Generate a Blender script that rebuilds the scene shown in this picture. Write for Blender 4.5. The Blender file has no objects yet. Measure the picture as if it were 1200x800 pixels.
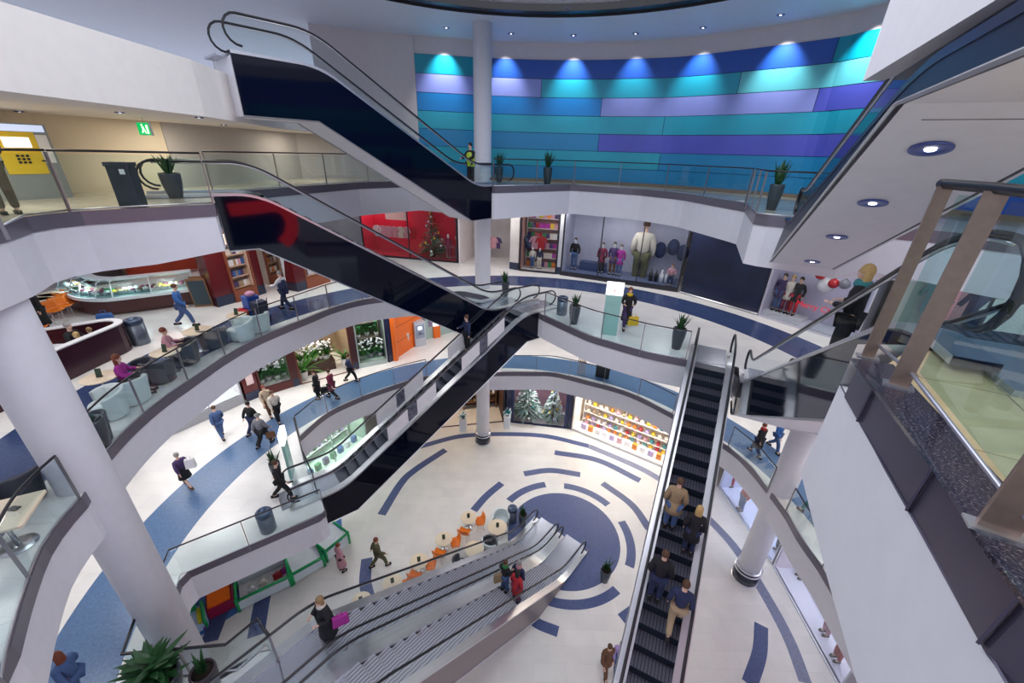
import bpy, bmesh, math, random
from mathutils import Vector, Matrix
random.seed(7)
C = bpy.context.scene.collection
PI = math.pi
# ------------------------------------------------------------------ survey of the camera
FOC, CZ = 467.0, 1.32
_d = Vector((567-600, -(1395-400), -FOC)); _up = (-_d).normalized()
_Y = Vector((0,0,-1)); _Y = (_Y - _Y.dot(_up)*_up).normalized(); _X = _Y.cross(_up)
def ray(x, y):
    v = Vector((x-600, -(y-400), -FOC)); return Vector((_X.dot(v), _Y.dot(v), _up.dot(v)))
def at(x, y, z):
    r = ray(x, y); t = (z-CZ)/r.z; return Vector((r.x*t, r.y*t, z))
def hgt(x, y, base):
    """height reached above a base point when seen at pixel (x,y)"""
    r = ray(x, y); h = math.hypot(r.x, r.y); d = math.hypot(base[0], base[1]); return CZ + r.z/h*d
def onplane(x, y, p, n):
    r = ray(x, y); n = Vector(n); t = (Vector(p)-Vector((0,0,CZ))).dot(n)/r.dot(n); return Vector((0,0,CZ))+r*t
TZ, MZ, LZ, GZ = 0.0, -5.28, -10.56, -15.84
SLAB, BAND, RAILH, CEIL, UPZ = 1.2, 0.26, 1.13, 6.3, 3.5
# ------------------------------------------------------------------ materials
_m = {}
def mat(name, col, rough=.5, metal=0, emit=0, noise=0, scale=5, spec=.5, coat=0, alpha=1, ecol=None):
    if name in _m: return _m[name]
    m = bpy.data.materials.new(name); m.use_nodes = True; nt = m.node_tree; b = nt.nodes['Principled BSDF']
    b.inputs['Base Color'].default_value = (*col, 1); b.inputs['Roughness'].default_value = rough
    b.inputs['Metallic'].default_value = metal; b.inputs['Specular IOR Level'].default_value = spec
    b.inputs['Coat Weight'].default_value = coat
    if emit:
        b.inputs['Emission Color'].default_value = (*(ecol or col), 1); b.inputs['Emission Strength'].default_value = emit
    n = nt.nodes.new('ShaderNodeTexNoise'); n.inputs['Scale'].default_value = scale; n.inputs['Detail'].default_value = 4
    tc = nt.nodes.new('ShaderNodeTexCoord'); nt.links.new(tc.outputs['Object'], n.inputs['Vector'])
    mx = nt.nodes.new('ShaderNodeMix'); mx.data_type = 'RGBA'; mx.blend_type = 'MULTIPLY'
    mx.inputs[0].default_value = noise or .06
    mx.inputs[6].default_value = (*col, 1)
    rp = nt.nodes.new('ShaderNodeValToRGB'); rp.color_ramp.elements[0].color = (.35,.35,.35,1); rp.color_ramp.elements[0].position = .3; rp.color_ramp.elements[1].position = .65
    nt.links.new(n.outputs['Fac'], rp.inputs['Fac']); nt.links.new(rp.outputs['Color'], mx.inputs[7])
    nt.links.new(mx.outputs[2], b.inputs['Base Color'])
    _m[name] = m; return m
def tiles(name, col, joint, size, rough=.25, noise=.12, nscale=1.5, bw=.5, rot=0, msize=.006, spec=.5):
    m = mat(name, col, rough, 0, 0, noise, nscale, spec); nt = m.node_tree; b = nt.nodes['Principled BSDF']
    src = b.inputs['Base Color'].links[0].from_socket
    br = nt.nodes.new('ShaderNodeTexBrick'); br.inputs['Scale'].default_value = 1
    br.offset = .5; br.inputs['Mortar Size'].default_value = msize; br.inputs['Brick Width'].default_value = size; br.inputs['Row Height'].default_value = size*bw
    br.inputs['Color1'].default_value = (1,1,1,1); br.inputs['Color2'].default_value = (.93,.93,.94,1); br.inputs['Mortar'].default_value = (*joint,1)
    tc = nt.nodes.new('ShaderNodeTexCoord'); mp = nt.nodes.new('ShaderNodeMapping'); mp.inputs['Rotation'].default_value[2] = rot
    nt.links.new(tc.outputs['Object'], mp.inputs['Vector']); nt.links.new(mp.outputs['Vector'], br.inputs['Vector'])
    mx = nt.nodes.new('ShaderNodeMix'); mx.data_type = 'RGBA'; mx.blend_type = 'MULTIPLY'; mx.inputs[0].default_value = 1
    nt.links.new(src, mx.inputs[6]); nt.links.new(br.outputs['Color'], mx.inputs[7]); nt.links.new(mx.outputs[2], b.inputs['Base Color'])
    return m
def glass(name, tint=(.86,.95,.94), refl=.6):
    if name in _m: return _m[name]
    m = bpy.data.materials.new(name); m.use_nodes = True; nt = m.node_tree; nt.nodes.clear()
    o = nt.nodes.new('ShaderNodeOutputMaterial'); t = nt.nodes.new('ShaderNodeBsdfTransparent'); t.inputs[0].default_value = (*tint,1)
    g = nt.nodes.new('ShaderNodeBsdfGlossy'); g.inputs['Roughness'].default_value = .02
    f = nt.nodes.new('ShaderNodeFresnel'); f.inputs[0].default_value = 1.45
    mu = nt.nodes.new('ShaderNodeMath'); mu.operation = 'MULTIPLY'; mu.inputs[1].default_value = refl
    mx = nt.nodes.new('ShaderNodeMixShader')
    nt.links.new(f.outputs[0], mu.inputs[0]); nt.links.new(mu.outputs[0], mx.inputs[0]); nt.links.new(t.outputs[0], mx.inputs[1]); nt.links.new(g.outputs[0], mx.inputs[2]); nt.links.new(mx.outputs[0], o.inputs[0])
    _m[name] = m; return m
WHITE = mat('white plaster', (.74,.74,.80), .6, noise=.05)
SOFFIT = mat('white soffit', (.86,.86,.92), .5)
BANDM = mat('mauve metal fascia', (.17,.155,.195), .35, .4)
MARBLE = tiles('pale stone tiles', (.84,.82,.80), (.86,.86,.86), 1.2, .24, .10, 1.2)
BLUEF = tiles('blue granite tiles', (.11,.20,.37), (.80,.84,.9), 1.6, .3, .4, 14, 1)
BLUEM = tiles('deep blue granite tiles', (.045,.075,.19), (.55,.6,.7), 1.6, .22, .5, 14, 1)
MARBG = tiles('warm stone tiles', (.78,.75,.715), (.86,.86,.86), 1.2, .4, .12, 1.2)
DARKF = tiles('dark blue stone inlay', (.07,.10,.25), (.8,.8,.8), 1.6, .5, .5, 16, 1)
GREYF = tiles('grey stone inlay', (.22,.24,.36), (.8,.8,.8), 1.6, .5, .4, 16, 1)
GLASS = glass('balustrade glass',(.92,.975,.98),.12); SGLASS = glass('shop glass', (.97,.985,.99), .35); TGLASS = glass('green tinted glass', (.55,.80,.78), .8)
CLEAR = glass('clear glass', (.80,.935,.93), .16)
RAILM = mat('black rubber handrail', (.012,.012,.018), .35)
STEEL = mat('brushed steel', (.62,.62,.66), .28, .9)
POSTM = mat('grey steel post', (.30,.29,.31), .35, .7)
BLACKG = mat('black glass cladding', (.0015,.003,.012), .05, 0, spec=.32, noise=.1)
BRONZE = mat('bronze steel post', (.30,.22,.19), .38, .6, noise=.2, scale=20)
# ------------------------------------------------------------------ mesh helpers
class MB:
    def __init__(s): s.v = []; s.f = []; s.mi = []; s.cur = 0; s.sm = []
    def add(s, vs, fs, smooth=False):
        o = len(s.v); s.v += [Vector(v) for v in vs]
        for f in fs: s.f.append([o+i for i in f]); s.mi.append(s.cur); s.sm.append(smooth)
        return s
    def box(s, c, size, rz=0, ax=None):
        hx, hy, hz = size[0]/2, size[1]/2, size[2]/2; c = Vector(c)
        M = Matrix.Rotation(rz, 3, 'Z') if ax is None else ax
        vs = [c + M @ Vector((x*hx, y*hy, z*hz)) for x in (-1,1) for y in (-1,1) for z in (-1,1)]
        return s.add(vs, [(0,1,3,2),(4,6,7,5),(0,4,5,1),(2,3,7,6),(0,2,6,4),(1,5,7,3)])
    def rbox(s, c, size, r=.02, rz=0):
        """box with rounded vertical corners"""
        hx, hy = size[0]/2, size[1]/2; p = []
        for (sx, sy, a0) in ((1,1,0),(-1,1,90),(-1,-1,180),(1,-1,270)):
            for k in range(4):
                a = math.radians(a0+k*30); p.append((sx*(hx-r)+r*math.cos(a), sy*(hy-r)+r*math.sin(a)))
        M = Matrix.Rotation(rz, 3, 'Z'); c = Vector(c)
        return s.prism([(c + M @ Vector((x,y,0)))[:2] for x,y in p], c.z-size[2]/2, c.z+size[2]/2)
    def prism(s, poly, z0, z1):
        n = len(poly); vs = [(p[0],p[1],z0) for p in poly]+[(p[0],p[1],z1) for p in poly]
        return s.add(vs, [list(range(n))[::-1], list(range(n,2*n))]+[(i,(i+1)%n,n+(i+1)%n,n+i) for i in range(n)])
    def extr(s, poly, off):
        """extrude a planar 3D polygon by a vector"""
        n = len(poly); off = Vector(off); vs = [Vector(p) for p in poly]+[Vector(p)+off for p in poly]
        return s.add(vs, [list(range(n))[::-1], list(range(n,2*n))]+[(i,(i+1)%n,n+(i+1)%n,n+i) for i in range(n)])
    def tube(s, pts, r, n=8, cap=True, flat=1):
        pts = [Vector(p) for p in pts]; vs = []; fs = []; m = len(pts)
        rs = r if isinstance(r, (list,tuple)) else [r]*m
        for i, p in enumerate(pts):
            t = (pts[min(i+1,m-1)]-pts[max(i-1,0)]).normalized()
            a = t.cross(Vector((0,0,1)));
            if a.length < .05: a = Vector((1,0,0)) if i == 0 or m < 3 else pa
            if a.length < .05 or abs(a.normalized().dot(t)) > .95: a = t.cross(Vector((0,1,0)))
            a.normalize()
            if i and a.dot(pa) < 0: a = -a
            pa = a; b = t.cross(a).normalized()
            for k in range(n):
                an = 2*PI*k/n; vs.append(p + a*math.cos(an)*rs[i] + b*math.sin(an)*rs[i]*flat)
        for i in range(m-1):
            for k in range(n): fs.append((i*n+k, i*n+(k+1)%n, (i+1)*n+(k+1)%n, (i+1)*n+k))
        if cap: fs += [tuple(range(n))[::-1], tuple(range((m-1)*n, m*n))]
        return s.add(vs, fs, n > 4)
    def lathe(s, prof, c=(0,0,0), n=16, cap=True, sx=1, sy=1):
        c = Vector(c); vs = []; fs = []; m = len(prof)
        for r, z in prof:
            for k in range(n): a = 2*PI*k/n; vs.append(c+Vector((r*math.cos(a)*sx, r*math.sin(a)*sy, z)))
        for i in range(m-1):
            for k in range(n): fs.append((i*n+k, i*n+(k+1)%n, (i+1)*n+(k+1)%n, (i+1)*n+k))
        if cap: fs += [tuple(range(n))[::-1], tuple(range((m-1)*n, m*n))]
        return s.add(vs, fs, True)
    def ball(s, c, r, n=8, sz=1, sx=1, sy=1):
        k = max(4, n//2+1); pr = [(max(.0001, r*math.sin(PI*i/k)), -r*sz*math.cos(PI*i/k)) for i in range(k+1)]
        return s.lathe(pr, c, n, False, sx, sy)
    def wall(s, pts, z0, z1, th=.0):
        """vertical ribbon along pts; thickness th to the left of travel"""
        pts = [Vector((p[0],p[1],0)) for p in pts]; n = len(pts)
        if th:
            off = []
            for i in range(n):
                t = (pts[min(i+1,n-1)]-pts[max(i-1,0)]).normalized(); off.append(pts[i]+Vector((-t.y,t.x,0))*th)
            vs = [];
            for a, b in zip(pts, off): vs += [(a.x,a.y,z0),(a.x,a.y,z1),(b.x,b.y,z1),(b.x,b.y,z0)]
            fs = []
            for i in range(n-1):
                for k in range(4): fs.append((i*4+k, i*4+(k+1)%4, i*4+4+(k+1)%4, i*4+4+k))
            fs += [(0,1,2,3), (n*4-1,n*4-2,n*4-3,n*4-4)]
            return s.add(vs, fs)
        vs = [(p.x,p.y,z) for p in pts for z in (z0,z1)]
        return s.add(vs, [(2*i,2*i+2,2*i+3,2*i+1) for i in range(n-1)])
    def bridge(s, A, B, za, zb=None, flip=False):
        zb = za if zb is None else zb; n = len(A)
        vs = [(p[0],p[1],za) for p in A]+[(p[0],p[1],zb) for p in B]
        return s.add(vs, [((i,i+1,n+i+1,n+i) if not flip else (i,n+i,n+i+1,i+1)) for i in range(n-1)])
    def build(s, name, m, parent=None, bevel=0):
        off = Vector((0,0,0))
        q = parent
        while q is not None:
            if q.name in WOFF: off = Vector(WOFF[q.name])
            q = q.parent
        me = bpy.data.meshes.new(name); me.from_pydata([v-off for v in s.v], [], s.f)
        ms = m if isinstance(m, (list,tuple)) else [m]
        for x in ms: me.materials.append(x)
        for p, i, sm in zip(me.polygons, s.mi, s.sm): p.material_index = min(i, len(ms)-1); p.use_smooth = sm
        me.update()
        o = bpy.data.objects.new(name, me); C.objects.link(o)
        if parent is not None: o.parent = parent
        if bevel:
            b = o.modifiers.new('b','BEVEL'); b.width = bevel; b.segments = 2; b.limit_method = 'ANGLE'
        return o
WOFF = {}
def thing(name, label, cat, loc=(0,0,0), rz=0, group=None, world=False):
    """Empty at the thing's base. world=True: parts are given in world coordinates."""
    o = bpy.data.objects.new(name, None); C.objects.link(o); o.location = loc; o.rotation_euler = (0,0,rz)
    o.empty_display_size = .1; o['label'] = label; o['category'] = cat
    if group: o['group'] = group
    if world: WOFF[o.name] = tuple(loc)
    return o
def tag(o, label, cat, group=None):
    o['label'] = label; o['category'] = cat
    if group: o['group'] = group
    return o
def struct(o): o['kind'] = 'structure'; return o
def dup(root, loc, rz=0, label=None, group=None):
    r = root.copy(); C.objects.link(r); r.location = loc; r.rotation_euler = (0,0,rz)
    if label: r['label'] = label
    if group: r['group'] = group
    for ch in list(root.children):
        c = ch.copy(); C.objects.link(c); c.parent = r
        for g in list(ch.children):
            d = g.copy(); C.objects.link(d); d.parent = c
    return r
def setloc(o, loc, rz=0): o.location = loc; o.rotation_euler = (0,0,rz); return o
def spline(pts, n=8):
    """Catmull-Rom through 2D/3D points"""
    P = [Vector(p) for p in pts]; P = [P[0]*2-P[1]]+P+[P[-1]*2-P[-2]]; out = []
    for i in range(1, len(P)-2):
        for k in range(n):
            t = k/n; a,b,c,d = P[i-1],P[i],P[i+1],P[i+2]
            out.append(.5*((2*b)+(c-a)*t+(2*a-5*b+4*c-d)*t*t+(3*b-a-3*c+d)*t**3))
    return out+[P[-2]]
def resample(pts, n):
    L = [0]
    for a, b in zip(pts, pts[1:]): L.append(L[-1]+(Vector(b)-Vector(a)).length)
    out = []; j = 0
    for k in range(n):
        t = L[-1]*k/(n-1)
        while j < len(L)-2 and L[j+1] < t: j += 1
        u = (t-L[j])/max(1e-9, L[j+1]-L[j]); out.append(Vector(pts[j]).lerp(Vector(pts[j+1]), u))
    return out
def px(l, z, sm=True, n=8):
    p = [at(a,b,z) for a,b in l]
    return spline(p, n) if sm and len(p) > 2 else p
def shift(pts, c, d):
    """move points away from centre c by d metres"""
    out = []
    for p in pts:
        v = Vector((p[0]-c[0], p[1]-c[1], 0)); out.append(Vector(p)+v.normalized()*d)
    return out
CEN = (0.2, 10.5)
# ------------------------------------------------------------------ SETTING: slabs
def slab(inner, z, out_r, strips, name, thick=SLAB, fascia=True, n=140):
    """ring of floor: inner edge polyline (void side), strips = [(polyline or None, material)] going outward"""
    I = resample(inner, n)
    th = [thick(p) if callable(thick) else thick for p in I]
    O = [Vector((CEN[0],CEN[1],0)) + (Vector((p[0]-CEN[0],p[1]-CEN[1],0))).normalized()*out_r for p in I]
    mb = MB(); mats = [WHITE, BANDM, SOFFIT]
    rows = [I]
    for r, m in strips[:-1]:
        rr = []
        for p, o in zip(I, O):
            dv = Vector((o.x-p[0], o.y-p[1], 0)); L = dv.length
            rad = math.hypot(p[0]-CEN[0], p[1]-CEN[1]); want = r - rad
            rr.append(Vector((p[0],p[1],0)) + dv.normalized()*min(max(want, .02*len(rows)), L-.3))
        rows.append(rr)
    rows.append(O)
    for k, (r, m) in enumerate(strips):
        mats.append(m); mb.cur = len(mats)-1; mb.bridge(rows[k], rows[k+1], z)
    mb.cur = 2; k0 = len(I); mb.add([(p[0],p[1],z-h) for p,h in zip(I,th)]+[(p[0],p[1],z-h) for p,h in zip(O,th)], [(i,i+1,k0+i+1,k0+i) for i in range(k0-1)])
    mb.cur = 0; vv = []
    for p, h in zip(I, th): vv += [(p[0],p[1],z-h),(p[0],p[1],z-BAND)]
    mb.add(vv, [(2*i,2*i+2,2*i+3,2*i+1) for i in range(k0-1)]); mb.cur = 1
    I2 = [Vector((p[0],p[1],0))+Vector((CEN[0]-p[0],CEN[1]-p[1],0)).normalized()*.03 for p in I]
    mb.wall(I2, z-BAND, z+.02); mb.bridge(I, I2, z-BAND); mb.bridge(I2, I, z+.02)
    return struct(mb.build(name, mats))
TEDGE = [(-5.2,.2),(-6.4,1.6),(-7.7,4.2)]+[tuple(at(a,b,0)[:2]) for a,b in [(0,264),(30,255),(60,251),(82,249),(252,240)]]+[(-8.35,11.45),(-9.5,12.5)]+\
        [tuple(at(a,b,0)[:2]) for a,b in [(300,223),(350,219),(420,214),(490,212)]]+[(-2.4,19.9)]+\
        [tuple(at(a,b,0)[:2]) for a,b in [(577,219),(672,217),(750,222),(800,227),(875,239),(887,252),(942,257)]]+[(8.5,10.3),(9.9,9.5),(11.2,7.6),(11.6,5),(10.6,1.5),(8,-2)]
MEDGE = [(-5.2,.2),(-6.2,1.8)]+[tuple(p[:2]) for p in px([(10,760),(27,700),(48,645),(70,612),(96,583)],MZ)]+\
        [tuple(p[:2]) for p in px([(120,534),(150,502),(186,471),(225,444),(260,420),(295,400),(327,386),(362,372),(392,360),(427,351),(470,346)],MZ)]+\
        [(-4.2,19.5),(-2.7,20.1),(-1.5,19.5),(-.45,18.2),(.4,18.5)]+[tuple(p[:2]) for p in px([(636,369),(660,380),(690,393),(720,402),(760,413),(807,422.5)],MZ)]+\
        [(8.15,12.5),(7.75,11.75),(9.1,11.1),(10.4,9.6),(10.9,6.5),(10,2.5),(8,-1)]
LEDGE = [(-3.2,2.9),(-5.4,5.3)]+[tuple(at(a,b,LZ+1.13)[:2]) for a,b in [(315,745),(301,725),(264,755),(143,766),(164,708)]]+\
        [tuple(at(a,b,LZ)[:2]) for a,b in [(205,696),(211,674),(300,636),(382,601),(376,585)]]+[(-7.95,12.05)]+\
        [tuple(p[:2]) for p in px([(350,512),(382,485),(412,470),(440,459),(470,449),(500,441),(540,437.5),(585,436),(625,436),(650,437),(687,446),(737,460),(790,486),(852,522),(880,547),(919,596),(937,627),(962,662)],LZ)]+[(10.0,6),(8.6,2.5)]
WOOD = tiles('striped timber floor', (.42,.32,.22), (.16,.11,.08), 4, .3, .3, 6, .06)
TFLOOR = tiles('polished cream floor', (.62,.55,.44), (.5,.45,.38), 1.2, .2, .2, 2)
slab(TEDGE, TZ, 19, [(15.5, TFLOOR), (19, TFLOOR)], 'floor', thick=lambda p: 1.22 if p[1] < 9 else (1.22-(p[1]-9)*.12 if p[1] < 10.3 else (1.06 if p[1] < 12.5 and p[0] < 0 else (1.38 if p[1] > 14 or p[0] > 0 else 1.06+.32*(p[1]-12.5)/1.5))))
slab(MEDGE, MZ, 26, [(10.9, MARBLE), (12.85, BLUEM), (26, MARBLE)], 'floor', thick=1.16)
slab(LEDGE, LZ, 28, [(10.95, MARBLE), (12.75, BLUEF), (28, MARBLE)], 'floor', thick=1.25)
# ground floor
g = MB(); g.add([(-34,-12,GZ),(34,-12,GZ),(34,42,GZ),(-34,42,GZ)], [(0,1,2,3)])
struct(g.build('floor', MARBG))
# inlays of the ground floor
def fitc(P):
    # circle through many points (least squares)
    import itertools
    sx=sy=0; n=len(P); mx=sum(p[0] for p in P)/n; my=sum(p[1] for p in P)/n
    Suu=Suv=Svv=Suuu=Svvv=Suvv=Svuu=0
    for p in P:
        u=p[0]-mx; v=p[1]-my; Suu+=u*u; Suv+=u*v; Svv+=v*v; Suuu+=u**3; Svvv+=v**3; Suvv+=u*v*v; Svuu+=v*u*u
    a=.5*(Suuu+Suvv); b=.5*(Svvv+Svuu); D=Suu*Svv-Suv*Suv
    uc=(a*Svv-b*Suv)/D; vc=(b*Suu-a*Suv)/D
    return (mx+uc, my+vc), math.sqrt(uc*uc+vc*vc+(Suu+Svv)/n)
def G_(l): return [at(a,b,GZ) for a,b in l]
dc, dr = fitc(G_([(660,577),(700,595),(722.5,620),(726.7,640),(717.5,670),(687.5,690),(660,693),(612,592)]))
oc, orr = fitc(G_([(500,521),(540,511),(590,508.5),(640,511),(690,522.5),(745,546),(775,562.5),(840,617.5),(867.5,650),(900,702.5),(925,750),(940,785)]))
print('disc', dc, dr, 'outer', oc, orr)
inl = MB()
def arc(pts, w, c=None, z=.004, m=0, n=None):
    """inlaid band following the traced pixels (first & last give its ends)"""
    P = G_(pts)
    if c is None: S = spline(P, 8)
    else:
        r = sum(math.hypot(p[0]-c[0],p[1]-c[1]) for p in P)/len(P)
        a = [math.atan2(p[1]-c[1],p[0]-c[0]) for p in (P[0], P[-1])]
        da = a[1]-a[0]
        while da > PI: da -= 2*PI
        while da < -PI: da += 2*PI
        if n: da = n
        k = 32; S = [Vector((c[0]+r*math.cos(a[0]+da*i/k), c[1]+r*math.sin(a[0]+da*i/k), 0)) for i in range(k+1)]
    A = []; B = []
    for i, p in enumerate(S):
        t = (S[min(i+1,len(S)-1)]-S[max(i-1,0)]).normalized(); nn = Vector((-t.y,t.x,0))*w/2
        A.append(p+nn); B.append(p-nn)
    inl.cur = m; inl.bridge(A, B, GZ+z)
inl.cur = 0
inl.add([(dc[0]+dr*math.cos(2*PI*i/64), dc[1]+dr*math.sin(2*PI*i/64), GZ+.004) for i in range(64)], [tuple(range(64))])
arc([(594,585),(610,577),(640,570)], .42, dc); arc([(661,570),(690,577),(713,591)], .42, dc)
arc([(727,611),(740,640),(738,664)], .42, dc); arc([(720,688),(695,704),(670,709),(640,707)], .42, dc)
arc([(555,598),(570,581),(588,566)], .42); arc([(614,555),(645,551),(680,556)], .42); arc([(706,566),(740,591),(761,620)], .42)
arc([(622,716),(628,729),(654,740)], .42); arc([(728,725),(745,712),(758,698)], .42)
arc([(447,603),(470,566),(487,550),(522,527)], .45); arc([(650,530),(700,539),(750,563)], .45); arc([(892,732),(890,765),(878,802)], .5)
arc([(430,654),(428,680),(432,700)], .5)
arc([(470,529),(500,521),(540,511),(590,508.5),(640,511),(690,522.5)], .42)
arc([(690,522.5),(745,546),(775,562.5),(800,580),(840,617.5),(867.5,650),(900,702.5),(925,750),(944,800)], .45, None, .004, 1)
arc([(318,660),(308,700),(300,745)], .6); arc([(276,680),(262,710),(245,752)], .6)
inl.cur = 0
struct(inl.build('trim_1', [DARKF, GREYF]))
# blue carpet zone under the children's ride
z = MB(); z.add([Vector(at(a,b,GZ+.003)) for a,b in [(215,725),(216,707),(400,607),(402,640),(235,745)]], [(0,1,2,3,4)])
struct(z.build('trim_2', tiles('bright blue carpet', (.07,.20,.55), (.9,.9,.9), 1.6, .8, .3, 16, 1)))
# ------------------------------------------------------------------ columns
def column(x, y, z0, z1, r, label, base=True, zb=None):
    t = thing('column', label, 'column', (x,y,z0))
    MB().lathe([(r,0),(r,z1-z0)], n=40).build('shaft', WHITE, t)
    if base:
        MB().lathe([(r+.02,.0),(r+.07,.02),(r+.07,.78),(r+.02,.8)], n=40).build('base_sleeve', mat('black column sleeve',(.015,.02,.04),.12), t)
        for h in (.06, .66, .84):
            MB().lathe([(r+.02,h-.05),(r+.10,h-.045),(r+.10,h),(r+.02,h+.005)], n=40).build('steel_ring', STEEL, t)
    return t
cc = at(566,517,GZ); column(cc.x, cc.y, GZ, CEIL, .41, 'tall round white column with black and steel sleeve, rising through all levels at the back')
cr = at(872,676,GZ); column(cr.x, cr.y, GZ, MZ-1.2, .45, 'round white column with black and steel sleeve standing at the right of the ground floor')
cl = at(101,562,MZ); column(cl.x, cl.y, GZ, CEIL, .47, 'large round white column in the left foreground, leaning beside the café balcony')
# ------------------------------------------------------------------ blue wall
BASEW = [at(a,b,5.6) for a,b in [(485,62),(530,65),(577,68),(640,70),(700,70),(750,68.5),(800,66),(870,58),(978,44),(1030,33)]]
BW = spline([Vector((p.x,p.y,0)) for p in BASEW]+[Vector((13.9,13.6,0)),Vector((14.9,9.5,0)),Vector((14.6,5,0)),Vector((13,0,0))], 10)
acc = [0]
for a, b in zip(BW, BW[1:]): acc.append(acc[-1]+(b-a).length)
def bw_at(s):
    for i in range(len(acc)-1):
        if acc[i+1] >= s: return BW[i].lerp(BW[i+1], (s-acc[i])/(acc[i+1]-acc[i]))
    return BW[-1]
def bw_s(x, y):
    """arc length where the pixel column x (at row y) meets the wall"""
    best = (9, 0); r = ray(x, y); az = math.atan2(r.x, r.y)
    for i, p in enumerate(BW):
        e = abs(math.atan2(p.x, p.y)-az)
        if e < best[0]: best = (e, acc[i])
    s0 = best[1]; k = min(((abs(math.atan2(bw_at(s0+d*.02).x, bw_at(s0+d*.02).y)-az), s0+d*.02) for d in range(-50,51) if 0 < s0+d*.02 < acc[-1]))
    return k[1]
WC = dict(teal=(.0,.30,.42), deep=(.012,.085,.42), lav=(.27,.32,.74), cyan=(.0,.22,.60), aqua=(.12,.56,.62), roy=(.085,.10,.55), turq=(.01,.36,.50), mid=(.01,.24,.50))
rows = [('teal',[(577,'deep'),(976,'teal'),(1150,'deep')]), ('lav',[(635,'turq'),(868,'aqua'),(1090,'roy')]), ('cyan',[(706,'lav'),(958,'roy'),(1060,'turq')]),
        ('turq',[(780,'turq'),(1120,'teal')]), ('mid',[(703,'roy'),(1100,'deep')]), ('turq',[(775,'mid'),(1080,'turq')]), ('mid',[(1000,'teal'),(1130,'deep')])]
names = list(WC); wm = [mat('wall panel '+k, WC[k], .38, noise=.12, scale=.8) for k in names]+[mat('panel joint',(.01,.04,.12),.6)]
wb = MB(); zt = 5.6; rh = 5.6/7
for i, (first, spl) in enumerate(rows):
    z1 = zt-i*rh; z0 = z1-rh; cuts = [0]+[bw_s(x, 70+i*20.5) for x,_ in spl]+[acc[-1]]; cols = [first]+[c for _,c in spl]
    for a, b, c in zip(cuts, cuts[1:], cols):
        if b-a < .05: continue
        n = max(2, int((b-a)/.4)); P = [bw_at(a+.012+(b-a-.024)*k/n) for k in range(n+1)]
        wb.cur = names.index(c); wb.wall(P, z0+.012, z1-.012)
wb.cur = len(names); wb.wall([Vector(p)+Vector((p.x-CEN[0],p.y-CEN[1],0)).normalized()*.03 for p in BW], 0, zt)
for p in wb.f: pass
struct(wb.build('wall_back', wm))
UPW = mat('grey upper wall', (.62,.58,.60), .7)
w2 = MB(); P = [p+Vector((p.x-CEN[0],p.y-CEN[1],0)).normalized()*.06 for p in BW]; P = [Vector((-9.5,21.8,0)), Vector((-7.2,22.8,0))]+P
w2.wall(P, 0, CEIL)
w2.wall([Vector((-9.5,21.8,0)),Vector((-7.2,22.8,0))]+BW[:1], 0, CEIL)
struct(w2.build('wall_upper', UPW))
# skirting at foot of the blue wall
sk = MB(); sk.wall([p-Vector((p.x-CEN[0],p.y-CEN[1],0)).normalized()*.05 for p in BW], 0, .16); struct(sk.build('baseboard_back', mat('brown skirting',(.20,.15,.11),.4)))
# T floor striped strip in front of wall
st = MB(); A = [p-Vector((p.x-CEN[0],p.y-CEN[1],0)).normalized()*.1 for p in BW]; B = [p-Vector((p.x-CEN[0],p.y-CEN[1],0)).normalized()*1.6 for p in BW]
st.bridge(A, B, .004); struct(st.build('trim_3', WOOD))
# ------------------------------------------------------------------ top-level left room
LC = 1.9
BEIGE = mat('warm beige wall', (.78,.66,.48), .7, noise=.08, scale=.7)
GREYW = mat('warm grey wall', (.52,.48,.45), .7)
lw = MB(); LWL = [(-13.6,3),(-12.6,9.0),(-12.35,11.3),(-11.2,13.9)]; LWR = [(-11.2,13.9),(-10.7,16.5),(-10.2,20.2),(-7.2,22.8)]
lw.cur = 0; lw.wall(LWL, 0, LC, -.1); lw.cur = 1; lw.wall(LWR, 0, LC, -.1); struct(lw.build('wall_left', [BEIGE, GREYW]))
sk = MB(); sk.wall([(x+.06,y-.02) for x,y in LWL+LWR[1:]], 0, .14); struct(sk.build('baseboard_left', STEEL))
# upper floor slab over the left (its soffit is the left ceiling)
us = MB(); poly = [(-5.4,-1),(-6.6,2.5),(-7.1,6),(-7.3,10.5),(-8.2,14.6),(-8.6,16.5),(-8.0,20),(-7.4,22.9),(-12,22),(-16,12),(-16,-1)]
us.prism(poly, LC, 3.0); struct(us.build('ceiling', mat('cream ceiling', (.80,.76,.72), .6)))
# main ceiling with round opening
RC, RR = (0.2, 9.6), 10.15
cm = MB(); N = 72; I = [Vector((RC[0]+RR*math.cos(2*PI*i/N), RC[1]+RR*math.sin(2*PI*i/N), 0)) for i in range(N+1)]; O = [Vector((RC[0]+34*math.cos(2*PI*i/N), RC[1]+34*math.sin(2*PI*i/N), 0)) for i in range(N+1)]
h = N//2+6
cm.cur = 0; cm.bridge([I[i] for i in range(-4, h)] if False else I[0:h-6]+[I[h-6]], O[0:h-6]+[O[h-6]], CEIL)
cm.cur = 1; cm.wall(I[0:h-5], CEIL-.05, CEIL+.9)
struct(cm.build('ceiling', [mat('blue white ceiling',(.74,.80,.92),.6), mat('dark ceiling ring',(.01,.01,.015),.4)]))
rg = MB(); I2 = [Vector((RC[0]+(RR-.5)*math.cos(2*PI*i/N), RC[1]+(RR-.5)*math.sin(2*PI*i/N), 0)) for i in range(h-5)]
rg.bridge(I[0:h-5], I2, CEIL+.02); struct(rg.build('trim_4', mat('dark ceiling ring',(.01,.01,.015),.4)))
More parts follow.
